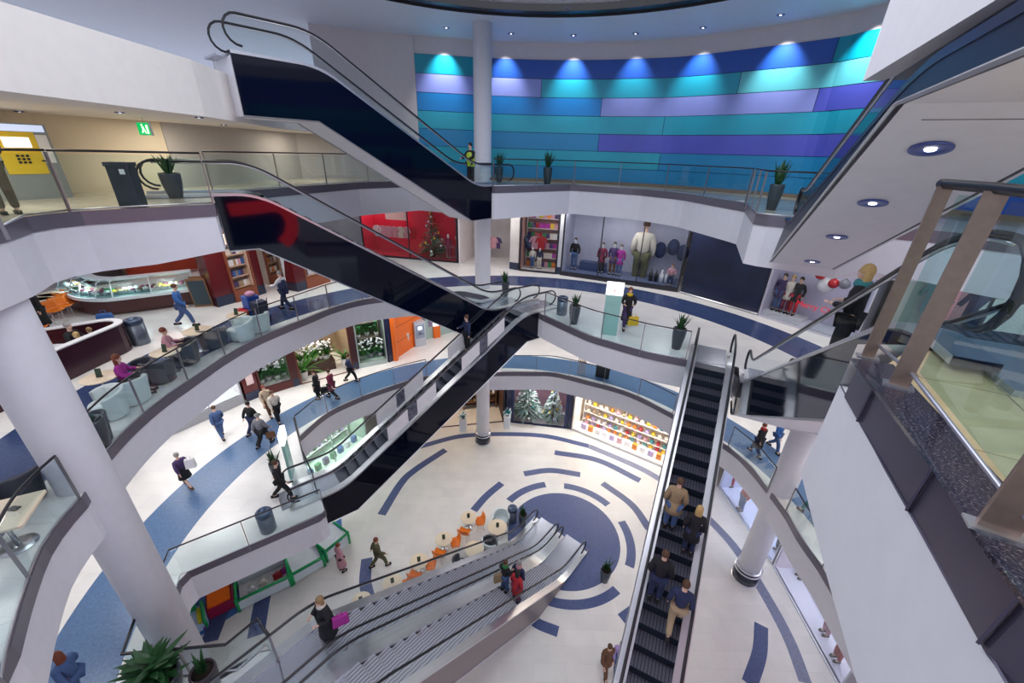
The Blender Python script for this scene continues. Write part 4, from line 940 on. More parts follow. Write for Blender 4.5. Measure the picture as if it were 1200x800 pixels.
xmas('smaller frosted christmas tree at the right of the ground floor window', sg1.P(sg1.L*.75,.8,.1), 2.7, .75, (.04,.12,.10), ('white','yellow','lilac'), 28, 2, .65)
goods(sg1, sg1.L*.35, sg1.L*.95, 1.4, 3.0, 5, ['white','black','white','lilac'], 'white paper ornament hanging behind the christmas trees', 'paper ornaments behind the trees', 'ball', .5)
pillar('dark blue pillar left of the christmas tree window', E2(593,494,GZ), E2(600,494.5,GZ), GZ, GT, mat('midnight blue panel',(.015,.02,.07),.3), .5)
pillar('slim blue pillar between tree window and bright window', E2(664,502,GZ), E2(668,502.5,GZ), GZ, GT, _m['midnight blue panel'], .5)
sg2 = Shop('very bright ground floor window full of pastel goods', E2(670,503,GZ), E2(790,553,GZ), GZ, GT, back=(.85,.72,.60), depth=1.6, mull=1, floorc=(.85,.80,.76), light=190, frame=(.55,.55,.6), fw=.06, lcol=(1,.93,.82))
shelves('white shelves of the bright pastel ground floor window', sg2, .3, sg2.L-.3, 1.2, (.5,1.1,1.7,2.3,2.9))
for z in (.1,.5,1.1,1.7,2.3,2.9): goods(sg2, .4, sg2.L-.4, 1.2, z+.03, 15, ['pink','red','cream','orange','white','tan','lilac','teal','yellow'], 'pastel jar on the shelves of the bright ground floor window', 'jars in the bright window', 'jar', .32)
goods(sg2, .4, sg2.L*.95, .5, .1, 12, ['pink','orange','white','blue','lilac','green'], 'pastel box on the floor of the bright ground floor window', 'boxes at the foot of the bright window', 'box', .4)
sg3 = Shop('white window with mannequins on the right of the ground floor', E2(843,571,GZ), E2(905,660,GZ), GZ, GT, back=(.70,.74,.95), depth=2.2, floorc=(.72,.76,.95), light=38, frame=(.75,.77,.85), fw=.05, lcol=(.88,.92,1), sill=.06)
sg4 = Shop('white window at the lower right of the ground floor, under the balcony', E2(907,664,GZ), E2(985,806,GZ), GZ, GT, back=(.78,.70,.80), depth=2.2, floorc=(.75,.78,.92), light=38, frame=(.75,.77,.85), fw=.05, lcol=(.9,.93,1), sill=.06)
for k, (S, u, top, bot) in enumerate(((sg3,.28,'denim','red'),(sg3,.50,'red','denim'),(sg3,.95,'orange','navy'),(sg4,.25,'navy','white'),(sg4,.75,'red','pink'),(sg4,.9,'pink','red'))):
    person(['mannequin in denim top and red trousers, farthest in the right ground floor window','mannequin in red top and denim, second in the right ground floor window','mannequin in orange top beside the foot of the right column','mannequin in dark top alone in the lower right window','mannequin in red top at the near end of the lower right window','mannequin in pink top nearest the frame bottom, lower right window'][k], at(*((856,569),(867,597),(911,645),(937,676),(966,742),(979,772))[k],GZ+.06), S.face(), 1.8, 'stand', top, bot, 'brown', cat='mannequin', name='mannequin', fingers=False)
sg5 = Shop('mint green lit shop on the ground floor seen behind the middle escalator', E2(352,578,GZ), E2(430,515,GZ), GZ, GT, back=(.45,.62,.50), depth=1.8, mull=1, floorc=(.62,.80,.68), light=110, frame=(.4,.5,.48), fw=.05)
goods(sg5, .3, sg5.L-.3, .5, .1, 8, ['white','blue','green','white','purple'], 'pale package in the mint green ground floor shop', 'packages in the mint green shop', 'box', .4)
shelves('pale shelf in the mint green ground floor shop', sg5, .3, sg5.L-.3, 1.4, (.7,1.4,2.1), col=(.6,.7,.65))
for z in (.7,1.4,2.1): goods(sg5, .4, sg5.L-.4, 1.4, z+.02, 10, ['white','blue','green','lilac','white'], 'small pale article on the shelf of the mint green shop', 'articles on the mint green shop shelf', 'jar', .26)
# ---- lower level, left side
fl0 = Shop('pale lit shop window at the far left of the lower level', E2(160,528,LZ), E2(286,471.5,LZ), LZ, LT, back=(.86,.84,.86), depth=1.6, mull=2, floorc=(.7,.75,.78), light=55, frame=(.35,.36,.40), fw=.05, sill=.5)
goods(fl0, fl0.L*.3, fl0.L*.95, .6, 2.2, 7, ['white','pink','cream','white'], 'small white card hanging in the pale lower window', 'cards in the pale lower window', 'box', .18)
t = pillar('dark red pillar with a pale notice beside the flower shop', E2(290,470.5,LZ), E2(306,464,LZ), LZ, LT, mat('dark red lacquer',(.12,.012,.015),.2), .5)
a, b = Vector((*E2(294,469,LZ),LZ)), Vector((*E2(302,465.5,LZ),LZ)); nn = Vector((CEN[0]-a.x,CEN[1]-a.y,0)).normalized()
mb = MB(); mb.extr([a+nn*.05+Vector((0,0,.9)), b+nn*.05+Vector((0,0,.9)), b+nn*.05+Vector((0,0,3.0)), a+nn*.05+Vector((0,0,3.0))], nn*.02); mb.build('notice_board', mat('pale pink notice',(.80,.62,.62),.5), t)
mb = MB(); mid = (a+b)/2+nn*.08; 
for r_, w_ in ((.34,.05),): mb.lathe([(r_-w_,0),(r_,0),(r_,.01),(r_-w_,.01)], n=24, cap=False)
M_ = Vector((0,0,1)).rotation_difference(nn).to_matrix(); mb.v = [M_@v+mid+Vector((0,0,2.35)) for v in mb.v]; mb.build('notice_ring', REDT, t)
fl1 = Shop('flower shop window with white orchids', E2(308,463.5,LZ), E2(344,452.5,LZ), LZ, LT, back=(.10,.14,.08), depth=1.6, floorc=(.4,.42,.42), light=120, frame=(.10,.02,.02), fw=.08, sill=.45)
RP = mat('dark brown red post', (.07,.02,.02), .3)
pillar('dark brown post between the orchid window and the open flower shop', E2(345,453,LZ), E2(352,450.5,LZ), LZ, LT, RP, .3)
fl2 = Shop('open flower shop entrance full of plants', E2(353,450,LZ), E2(414,434,LZ), LZ, LT, back=(.30,.22,.14), depth=3.2, frame=(.12,.03,.02), pane=False, light=50, lcol=(1,.9,.75), cat='shop entrance', name='shop_entrance', sill=.01)
pillar('dark brown post between the open flower shop and its right window', E2(415,433.5,LZ), E2(421,431.5,LZ), LZ, LT, RP, .3)
fl3 = Shop('flower shop window with green and white arrangements, left of the orange wall', E2(422,431,LZ), E2(454,424.5,LZ), LZ, LT, back=(.16,.20,.12), depth=1.5, floorc=(.35,.5,.42), light=120, frame=(.5,.6,.58), fw=.05, sill=.3)
def flowers(label, loc, col, h=.8, seed=0, n=14):
    random.seed(seed); t = thing('flower_pot', label, 'flowers', loc); MB().lathe([(.10,0),(.15,.22),(.13,.22)], n=12).build('pot', mat('white pot',(.7,.7,.7),.4), t)
    w = MB()
    for i in range(24): leafblade(w, (0,0,.2), random.uniform(0,6.28), random.uniform(.1,1.0), h*random.uniform(.4,.8), .09)
    w.build('leaves', LEAF2, t); w = MB()
    for i in range(n): a = random.uniform(0,6.28); q = random.uniform(.05,.32); w.ball((q*math.cos(a),q*math.sin(a),random.uniform(.45,1)*h+.15), .075, 6, .7)
    w.build('blossoms', mat('petals '+col, CL[col], .5), t); return t
def spread(S, n, v, z, col, what, where, h=.8, seed=0):
    base = flowers(what+' '+where, S.P(S.L*.5/n+.0,v,z), col, h, seed)
    base['group'] = what+' '+where
    for i in range(1, n): dup(base, S.P(S.L*(i+.5)/n, v+.15*(i%2), z), i*1.3)
spread(fl1, 4, .5, .45, 'white', 'white orchid in a pot', 'in the front row of the left flower window', 1.1, 1); spread(fl1, 4, 1.1, 1.2, 'white', 'white orchid in a pot', 'on the raised rear row of the left flower window', 1.1, 2)
spread(fl3, 3, .5, .3, 'white', 'white flower arrangement', 'in the front row of the right flower window', 1.0, 3); spread(fl3, 3, 1.0, 1.5, 'green', 'green plant', 'in the upper row of the right flower window', 1.1, 4); spread(fl3, 3, 1.0, 2.5, 'orange', 'orange flower arrangement', 'at the top of the right flower window', .7, 5)
for S, z, q0, q1 in ((fl1,1.16,.1,.9),(fl3,1.46,.1,.9),(fl3,2.46,.1,.9)): shelves('shelf carrying plants in the flower window at height %s'%{1.16:'of the orchids',1.46:'of the green plants',2.46:'of the orange flowers'}[z], S, S.L*q0, S.L*q1, 1.1, (z,), .5, (.3,.25,.2))
o = thing('flower_stand', 'dark brown plant stand full of white flowers in the open flower shop', 'plant stand', fl2.P(fl2.L*.38,1.2,0), world=True)
MB().box(fl2.P(fl2.L*.38,1.2,.3), (2.0,.8,.6), fl2.ang).build('box', mat('dark brown box',(.06,.025,.02),.5), o)
base = flowers('white flowers on the dark brown stand in the open flower shop', fl2.P(fl2.L*.38-.75,1.2,.6), 'white', 1.0, 8, 18); base['group'] = 'white flowers on the brown stand'
for i in range(1,5): dup(base, fl2.P(fl2.L*.38-.75+i*.37,1.2+.1*(i%2),.6), i)
planter('tall bright green plant at the left side of the open flower shop', fl2.P(fl2.L*.10,.5,0), .5, .22, 1.6, 'palm', seed=4, potm=mat('white pot',(.7,.7,.7),.4))
planter('white pot with yellow green plant right of the brown stand', fl2.P(fl2.L*.62,1.3,0), .8, .2, 1.3, 'spike', seed=6, potm=_m['white pot'])
planter('green palm in a pale pot at the right side of the open flower shop', fl2.P(fl2.L*.92,.7,0), .6, .22, 1.0, 'palm', seed=9, potm=_m['white pot'])
# orange bank corner
pillar('dark blue pillar between the flower shop and the orange wall', E2(456,424.5,LZ), E2(462,422,LZ), LZ, LT, _m['midnight blue panel'], .5)
OR = mat('orange panel', (.86,.16,.01), .35)
a, b, c = E2(463,421,LZ), E2(497,397,LZ), None
t = thing('partition', 'glossy orange partition wall with dark joints beside the cash machine', 'partition', a+(LZ,), world=True)
ob = Vector((*a,0)); oc = Vector((*E2(496,399,LZ),0)); MB().wall([ob, oc], LZ, LT, .12).build('panel', OR, t)
u_ = (oc-ob).normalized(); mb = MB()
for z in (1.0,2.0,3.0): mb.wall([ob+Vector((u_.y,-u_.x,0))*.006, oc+Vector((u_.y,-u_.x,0))*.006], LZ+z, LZ+z+.03)
mb.build('joint', mat('dark joint',(.2,.03,.0),.5), t)
MB().box((ob.x+.1,ob.y-.1,LZ+1.9), (.25,.25,3.8)).build('corner_post', OR, t)
def atm(label, loc, rz, body=(.55,.58,.66), front=(.30,.36,.50), h=1.75, w=.75):
    t = thing('cash_machine', label, 'cash machine', loc, rz)
    MB().rbox((0,0,h/2), (w,.5,h), .05).build('housing', mat('machine %.2f'%body[0], body, .35), t)
    MB().box((0,-.255,h*.62), (w*(.8 if w < 1 else .55),.02,h*.55)).build('front_plate', mat('machine front %.2f'%front[0], front, .4), t); fp_ = [c for c in t.children if c.name.startswith('front_plate')][0]
    MB().box((0,-.27,h*.76), (w*.36,.02,h*.13)).build('screen', mat('screen glow',(.75,.85,1),.3,emit=1.2), fp_)
    mb = MB()
    for i in range(3):
        for j in range(3): mb.box((-.08+i*.08,-.27,h*.5+j*.07), (.05,.02,.045))
    mb.build('keypad', BLACKM, fp_)
    MB().box((w*.28,-.27,h*.52), (.12,.02,.03)).build('card_slot', BLACKM, fp_); return t
m_ = math.atan2(CEN[1]-21, CEN[0]+6.5)+PI/2
atm('pale blue free-standing cash machine in front of the orange wall', at(492,404,LZ), m_)
def easel(label, loc, rz, col, frame, w=.65, h=1.25, name='a_frame_sign'):
    t = thing(name, label, 'sign', loc, rz); mf = mat('sign frame %.2f'%frame[0], frame, .5)
    for s_, nm in ((-1,'front_board'),(1,'back_board')):
        tilt = .16; M = Matrix.Rotation(-s_*tilt, 3, 'X'); mb = MB(); mb.box((0,0,0), (w,.03,h)); mb.v = [M@v+Vector((0,s_*(.1+.0),h/2)) for v in mb.v]; mb.build(nm, mf, t)
    M = Matrix.Rotation(.16,3,'X'); mb = MB(); mb.box((0,-.02,0), (w*.86,.012,h*.86)); mb.v = [M@v+Vector((0,-.1,h/2)) for v in mb.v]; mb.build('poster', mat('sign face %.2f %.2f'%(col[0],col[1]), col, .5, noise=.3, scale=6), t); return t
easel('white pavement sign in front of the orange wall', at(474,410,LZ), m_, (.72,.72,.74), (.7,.7,.72))
t = thing('info_pillar', 'white illuminated column with orange foot right of the cash machine', 'sign', at(512,395,LZ), m_); MB().rbox((0,0,.45),(.5,.2,.9),.03).build('foot', OR, t); MB().rbox((0,0,1.6),(.5,.2,1.4),.03).build('light_box', mat('lit white panel',(1,1,1),.4,emit=1.0), t)
gw = thing('shop', 'pale green glass front with posters right of the orange wall', 'shop front', E2(498,398,LZ)+(LZ,), world=True); A_ = Vector((*E2(499,398,LZ),0)); B_ = Vector((*E2(560,380,LZ),0))
MB().wall([A_,B_], LZ, LT, .1).build('panel', mat('pale sea green', (.40,.52,.50),.3), gw)
for k, u in enumerate((.06,.5)):
    q = A_.lerp(B_,u); q2 = A_.lerp(B_,u+.2); nrm = Vector((CEN[0]-q.x,CEN[1]-q.y,0)).normalized()*.04; mb = MB(); mb.wall([q+nrm,q2+nrm], LZ+.9, LZ+2.9); mb.build('poster', mat('poster purple',(.30,.22,.35),.5,noise=.9,scale=8), gw)
# ---- middle level, left side (café counter and kiosks)
c0 = [at(75,357,MZ), at(88,364.5,MZ), at(100,368.5,MZ), at(120,370,MZ), at(140,369,MZ), at(185,363,MZ), at(234,356,MZ)]
PA = spline(c0, 6); IC = Vector((CEN[0],CEN[1],0))
t = thing('ice_cream_counter', 'long curved ice cream counter with glass display and dark brown base', 'counter', c0[0], world=True)
def offs(P, d):
    out = []
    for i, p in enumerate(P):
        tt = (P[min(i+1,len(P)-1)]-P[max(i-1,0)]).normalized(); out.append(Vector((p.x,p.y,0))+Vector((-tt.y,tt.x,0))*d)
    return out
P0 = offs(PA, .25); 
mb = MB(); mb.wall(P0, MZ, MZ+.10, .7); mb.build('plinth', mat('orange brown plinth',(.35,.17,.06),.5), t)
P1 = offs(PA, 0); mb = MB(); mb.wall(P1, MZ+.10, MZ+.62, .95); mb.build('base', mat('dark brown lacquer',(.07,.018,.02),.25), t)
mb = MB(); mb.wall(offs(PA,-.03), MZ+.62, MZ+.76, 1.0); mb.build('steel_rim', mat('white steel rim',(.75,.85,.88),.3), t)
mb = MB(); mb.bridge(offs(PA,.04), offs(PA,.3), MZ+.76, MZ+1.32); mb.bridge(offs(PA,.3), offs(PA,.62), MZ+1.32, MZ+1.34); mb.build('display_glass', glass('display glass',(.72,.93,.93),.7), t)
mb = MB(); mb.bridge(offs(PA,.06), offs(PA,.85), MZ+.78, MZ+.86); mb.build('tray_bed', mat('ice bed',(.80,.95,.93),.3,noise=.1), t)
mb = MB(); mb.wall(offs(PA,.60), MZ+1.30, MZ+1.40, .38); mb.build('counter_top', mat('white steel rim',(.75,.85,.88),.3), t)
for i in range(0, len(PA), 6):
    a = offs(PA,.04)[i]; b = offs(PA,.3)[i]; MB().tube([a+Vector((0,0,MZ+.76)), b+Vector((0,0,MZ+1.33)), offs(PA,.62)[i]+Vector((0,0,MZ+1.35))], .022, 6).build('glass_frame', _m['white steel rim'], t)
random.seed(4); tubs = resample(offs(PA,.3), 30); tub2 = resample(offs(PA,.55), 30); fi = {}
for k, (p, q) in enumerate(zip(tubs, tub2)):
    for j, r_ in enumerate((p, q)):
        c = random.choice(['cream','white','pink','tan','maroon','green','yellow','white','brown']); 
        if c not in fi:
            o = thing('ice_cream_tub', 'tub of ice cream in the curved glass counter', 'ice cream', (0,0,0), group='ice cream tubs in the counter'); w = MB(); w.rbox((0,0,.05),(.30,.2,.10),.02); w.build('tub', STEEL, o); w = MB(); w.ball((0,0,.09), .13, 8, .6, 1, .75); w.build('ice_cream', mat('ice '+c, CL[c], .6), o); fi[c] = o; 
            o.location = (r_.x,r_.y,MZ+.84+.02*j)
        else: o = dup(fi[c], (r_.x,r_.y,MZ+.84+.02*j), k*.1)
for k in (4,11,18,25): p=tubs[k]; area((p.x,p.y,MZ+1.25), .5, 9, (.85,1,.98))  # unseen lamps added inside the counter to brighten the display
# back bar behind the ice cream counter
s7 = Shop('back bar of the ice cream café with red shelves', E2(150,327,MZ), E2(243,315.5,MZ), MZ, MT, back=(.55,.06,.02), depth=.5, frame=(.1,.05,.03), pane=False, light=150, lcol=(1,.85,.7), cat='back bar', name='back_bar', sill=.01)
bb = [Vector((-20.5,19.0,0)), Vector((-17.6,20.4,0)), Vector((-15.6,20.1,0)), Vector((-14.4,19.2,0))]
s8 = Shop('dark back bar of the ice cream café with a blue screen', E2(104,336,MZ), E2(149,327.5,MZ), MZ, MT, back=(.10,.07,.07), depth=.6, frame=(.1,.05,.03), pane=False, light=120, lcol=(1,.85,.7), cat='back bar', name='back_bar', sill=.01)
for z in (1.0,1.45,1.9,2.35,2.8):
    goods(s7, .1, s7.L-.1, .25, z, 12, ['red','orange','red','white'], 'red tin on the shelves of the ice cream café', 'red tins behind the ice cream counter', 'jar', .33)
    goods(s8, .1, s8.L-.1, .3, z, 9, ['brown','black','tan','cream','maroon'], 'bottle on the dark back bar of the ice cream café', 'bottles on the dark back bar', 'bottle', .4)
shelves('red shelf boards behind the ice cream counter', s7, .05, s7.L-.05, .25, (.98,1.43,1.88,2.33,2.78), .3, (.4,.08,.03)); shelves('dark shelf boards of the back bar', s8, .05, s8.L-.05, .3, (.98,1.43,1.88,2.33,2.78), .3, (.1,.05,.03))
o = MB().box((0,0,0),(1.3,.05,1.5)).build('poster', mat('teal café poster',(.03,.16,.20),.4,noise=.8,scale=5)); o.location = s7.P(s7.L*.78,-.05,2.6); o.rotation_euler = (0,0,s7.ang); tag(o, 'teal poster in front of the red café shelves', 'poster')
RL = _m['dark red lacquer']
def rpillar(x0, y0, x1, y1, lab, wd=.7):
    a = at(x0,y0,MZ); b = at(x1,y1,MZ); return pillar(lab, V2(a), V2(b), MZ, MT, RL, wd)
rpillar(256,360,277,354,'wide dark red pillar with blue foot right of the ice cream counter')
rpillar(303,346,312,343,'narrow dark red pillar behind the blue cleaning cart')
rpillar(349,342,360,338.5,'dark red pillar left of the wooden display shelf near the white kiosk floor')
WB = mat('warm wood', (.30,.12,.05), .4, noise=.3)
def kiosk(lab, p0, p1, hts, cols, seed):
    random.seed(seed); a = at(*p0,MZ); b = at(*p1,MZ); S = Shop(lab, V2(a), V2(b), MZ, MZ+3.2, back=(.75,.62,.5), depth=.55, frame=(.28,.08,.04), pane=False, light=90, lcol=(1,.95,.85), cat='display shelf', name='display_cabinet', sill=.55)
    shelves('boards of the '+lab, S, .08, S.L-.08, .28, hts, .45, (.55,.35,.25))
    for z in hts[:-1]: goods(S, .12, S.L-.12, .25, z+.02, 6, cols, 'small article in the '+lab.replace(' with white articles near the black escalator','').replace(' between the two dark red pillars',' between red pillars'), 'articles in the '+lab, 'box', .26)
    return S
kiosk('wooden display cabinet between the two dark red pillars', (278,354), (302,346.5), (.6,1.1,1.6,2.1,2.6), ['white','purple','pink','cream','tan','blue'], 3)
kiosk('low wooden display cabinet with white articles near the black escalator', (361,338), (386,330), (.6,1.1,1.6,2.1), ['white','white','navy','cream'], 5)
kiosk('tall wooden counter cabinet behind the cleaning cart', (318,334), (334,329), (.6,1.1,1.6,2.1,2.6), ['brown','tan','cream','orange'], 6)
easel('wooden framed chalk board beside the ice cream counter', at(240,359,MZ), .35, (.03,.06,.08), (.25,.12,.05), .7, 1.35)
easel('white striped board standing in the bright shop left of the low cabinet', at(345,338,MZ), .5, (.70,.70,.72), (.6,.6,.62), .7, 1.7)
# booth wall
bpts = [at(72,450,MZ)+Vector((-.1,-1.6,0)), at(73,450,MZ), at(112,431,MZ), at(150,412.5,MZ)]
bx = bpts[-1]; arcp = [bx+Vector((-.6+.6*math.cos(a),.55*math.sin(a),0)) for a in [PI*i/10 for i in range(1,9)]]
bw_ = spline(bpts, 5)+arcp+[arcp[-1]+Vector((-.9,-.75,0))]
t = thing('booth_partition', 'dark brown curved partition with white top around the café booth', 'partition', bpts[0], world=True)
MB().wall(bw_, MZ, MZ+.98, .16).build('panel', mat('aubergine lacquer',(.05,.012,.022),.25), t)
MB().wall(offs(bw_,-.02), MZ+.98, MZ+1.02, .22).build('capping', mat('white capping',(.8,.8,.82),.35), t)
bin_round('grey cylindrical litter bin beside the café booth', at(166,402,MZ), .95, .27)
bi = at(145,240,TZ); t = thing('litter_bin', 'dark square litter bin on the top level behind the left railing', 'litter bin', at(158,243,TZ), .3)
MB().rbox((0,0,.42),(.40,.34,.84),.03).build('body', mat('anthracite bin',(.05,.055,.07),.35,.4), t); MB().rbox((0,0,.88),(.44,.38,.08),.03).build('lid', mat('anthracite bin',(.05,.055,.07)), t); MB().box((.08,-.175,.74),(.09,.02,.10)).build('opening', mat('white label',(.8,.8,.8),.4), t)
bin_round('grey cylindrical litter bin right of the escalator landing, beside the potted plant', at(658,368,MZ), .85, .24)
bin_round('grey cylindrical litter bin behind the lower left railing', at(315,620,LZ), .85, .25)
bin_round('dark cylindrical bin next to the planter at the blue disc', at(600,610,GZ), .95, .24)
# plants
for k, (x, y, z, h, r, pl, kind, lab) in enumerate([(207,232,TZ,.62,.24,.55,'spike','planter with spiky leaves behind the upper left escalator end'),(585,213,TZ,.72,.2,.85,'spike','potted plant right beside the round column on the top level'),(641,216,TZ,.80,.23,.85,'spike','potted plant on the top level before the turquoise wall, second from the column'),
    (903,246,TZ,.75,.2,.75,'spike','potted plant in the top level corner under the white escalator'),(592,346,MZ,.72,.20,.62,'spike','potted plant between the two escalator landings on the middle level'),(672,379,MZ,.85,.24,.65,'spike','tall grey planter right of the escalator landing, beside the grey bin'),
    (792,408,MZ,.85,.25,.75,'spike','tall grey planter at the right end of the middle level railing'),(326,560,LZ,.80,.20,.62,'spike','dark planter behind the info pillar on the lower level'),(612,615,GZ,.80,.22,.55,'spike','planter at the far left edge of the blue disc'),
    (708,680,GZ,.75,.24,.65,'spike','planter standing on the near right part of the blue disc')]):
    planter(lab, at(x,y,z), h, r, pl, kind, seed=k+1)
pp = at(182,790,LZ+.9); planter('broad-leaved plant in a big dark pot at the bottom left', (pp.x,pp.y,LZ), .75, .42, .8, 'bush', seed=21)
pp = at(238,788,LZ+.75); planter('spiky plant in a dark pot at the bottom left, right of the broad-leaved one', (pp.x,pp.y,LZ), .85, .27, .5, 'spike', seed=22, potm=mat('plum pot',(.05,.035,.045),.4))
# info pillars of teal glass
def infop(lab, loc, rz, h=2.0):
    t = thing('info_pillar', lab, 'sign', loc, rz); MB().box((0,0,h*.42),(.62,.10,h*.84)).build('glass_body', mat('sea green glass block',(.30,.55,.50),.15,spec=.8), t)
    MB().box((0,0,h-.18),(.66,.16,.5)).build('light_box', mat('lit white sign',(1,.98,.98),.4,emit=1.3), t); text('lettering', 'i', (0,-.085,h-.32), .34, REDT, (PI/2,0,0), t, .004); return t
infop('teal glass info pillar with lit white head beside the woman with yellow bag', at(713,392,MZ), -.25, 2.15)
infop('teal glass info pillar with lit white head beside the lower escalator landing', at(350,560,LZ)+Vector((-.35,.2,0)), -1.2, 2.1)
# black sign & wooden stand at the railing over the christmas windows
easel('black pavement sign behind the railing above the christmas windows', at(705,447,LZ)+Vector((.1,.45,0)), -.35, (.02,.02,.02), (.015,.015,.015), .8, 1.3)
t = thing('wooden_stand', 'small slatted wooden stand left of the black sign', 'stand', at(682,444,LZ)+Vector((0,.5,0)), -.3)
for k in range(5): MB().box((-.2+k*.1,0,.75),(.04,.03,1.5)).build('slat', mat('pale wood',(.5,.32,.2),.5), t)
MB().box((0,0,.9),(.5,.05,.05)).build('crossbar', mat('pale wood',(.5,.32,.2),.5), t)
# ------------------------------------------------------------------ boards on escalator B glass
t_, PB_, LB_, HB_ = EB
def board(q0, q1, w, lab, m):
    a = PB_(q0, w, LZ+HB_*q0/LB_); b = PB_(q1, w, LZ+HB_*q1/LB_); mb = MB(); z0, z1 = Vector((0,0,.16)), Vector((0,0,.80)); mb.extr([a+z0,b+z0,b+z1,a+z1], (PB_(0,.012,0)-PB_(0,0,0))); return mb.build('advert_board' if m is WBD else 'advert_picture', m, t_)
WBD = mat('white advert board',(.80,.78,.80),.5); PBD = mat('advert picture',(.16,.16,.22),.5,noise=.9,scale=7)
for w in (.10, 1.30):
    for q0 in (1.9, 5.35):
        board(q0, q0+.9, w, '', WBD); board(q0+.92, q0+1.3, w, '', PBD); board(q0+1.32, q0+2.2, w, '', WBD)
# ------------------------------------------------------------------ café balcony (middle level, left)
def fc(p): return math.degrees(math.atan2(CEN[1]-p[1], CEN[0]-p[0]))-90
wc = 'white leatherette tub chair'
tub_chair(WFAB, 'white tub chair nearest the corner of the café balcony railing', at(132,487,MZ), 2.6, r=.46); tub_chair(WFAB, 'white tub chair right of the round table on the café balcony', at(158,470,MZ), 1.0, r=.46)
cafe_table('round cream table between the two white tub chairs', at(141,476,MZ)+Vector((-.55,.3,0)), .42)
menu('menu stand on the round cream table with the two white tub chairs', at(141,476,MZ)+Vector((-.55,.3,.74)), .3); 
tub_chair(DFAB, 'charcoal tub chair with the person in magenta', at(168,458,MZ)+Vector((-.25,.35,0)), 2.4); tub_chair(DFAB, 'charcoal tub chair at the second table, near the railing', at(182,452,MZ)+Vector((0,.3,0)), .6)
cafe_table('second round cream table on the café balcony, between charcoal chairs', at(196,443,MZ)+Vector((-.1,.35,0)), .40); menu('menu stand on the second café balcony table', at(196,443,MZ)+Vector((-.1,.35,.74)))
tub_chair(DFAB, 'charcoal tub chair left of the third café table', at(218,430,MZ)+Vector((-.2,.3,0)), 2.2, r=.48); tub_chair(DFAB, 'charcoal tub chair right of the third café table', at(252,410,MZ)+Vector((-.2,.3,0)), .7, r=.48)
cafe_table('third round cream table on the café balcony', at(240,414,MZ)+Vector((-.25,.3,0)), .44); menu('menu stand on the third café balcony table', at(240,414,MZ)+Vector((-.25,.3,.74)))
tub_chair(WFAB, 'large white tub chair at the fourth café table, left', at(283,401,MZ)+Vector((-.15,.3,0)), 2.3, r=.52); tub_chair(WFAB, 'large white tub chair at the fourth café table, right', at(303,391,MZ)+Vector((-.15,.3,0)), .9, r=.48)
cafe_table('fourth small table between the large white tub chairs', at(293,394,MZ)+Vector((-.55,.35,0)), .34); menu('menu stand on the fourth café table', at(293,394,MZ)+Vector((-.55,.35,.74)))
tub_chair(DFAB, 'dark tub chair beside the left column at the railing end', at(112,520,MZ), 1.9, r=.42)
planter('dark conical pot standing at the end of the balcony railing, beside the column', at(113,528,MZ)+Vector((.05,.1,0)), .8, .26, .2, 'spike', seed=31)
# laid table at lower left corner
lt = at(-2,604,MZ+.74); t = thing('square_table', 'cream square table with tray in the lower left corner', 'table', (lt.x,lt.y,MZ), .5)
MB().rbox((0,0,.72),(.9,.9,.04),.04).build('tabletop', WOODT, t); MB().tube([(0,0,.02),(0,0,.7)], .035).build('pedestal', STEEL, t); MB().lathe([(.25,0),(.25,.02)], n=20).build('base', STEEL, t)
t = thing('coffee_cup', 'white coffee cup on the corner table', 'cup', (lt.x-.15,lt.y-.2,MZ+.74)); MB().lathe([(.02,0),(.035,.005),(.042,.07),(.038,.07),(.03,.02)], n=16).build('bowl', mat('white china',(.8,.8,.8),.2), t); MB().lathe([(.02,0),(.075,.008),(.075,.012)], n=20).build('saucer', _m['white china'], t)
o = MB().rbox((0,0,.008),(.16,.1,.016),.01).build('phone', BLACKM); o.location = (lt.x+.1,lt.y+.15,MZ+.742); tag(o,'black phone lying on the corner table','phone')
tub_chair(DFAB, 'charcoal tub chair behind the laid table in the lower left corner', (lt.x-1.0,lt.y+.95,MZ), .6); tub_chair(mat('olive leatherette',(.10,.10,.05),.5), 'olive tub chair on the far side of the corner table', (lt.x-1.15,lt.y-.1,MZ), 1.3)
# booth contents
q = at(60,408,MZ+.75); t = thing('booth_table', 'white table inside the café booth', 'table', (q.x,q.y,MZ), .2); MB().rbox((0,0,.72),(1.2,.7,.04),.04).build('tabletop', WHITE, t); MB().tube([(0,0,0),(0,0,.7)], .05).build('pedestal', STEEL, t)
for k, (x, y) in enumerate(((50,398),(66,425))): orange_chair(['orange shell chair in the booth, farther one','orange shell chair in the booth, nearer one'][k], at(x,y,MZ), .4, None)
menu('dark menu card on the booth table', (q.x,q.y,MZ+.74), 0, (.06,.02,.03))
for k, (x, y) in enumerate(((42,352.5),(53,347.5),(64,343))):
    p = at(x,y,MZ+.74); cafe_table(['nearest cream table among the orange chairs far left','middle cream table among the orange chairs far left','farthest cream table among the orange chairs far left'][k], (p.x,p.y,MZ), .5)
    for j, d in enumerate(((.9,-.3),(.1,.95),(-.5,-.8))): orange_chair('orange shell chair at the %s table on the far left'%['nearest','middle','farthest'][k], (p.x+d[0],p.y+d[1],MZ), math.atan2(d[0],-d[1])+PI, 'orange chairs at the far left café tables')
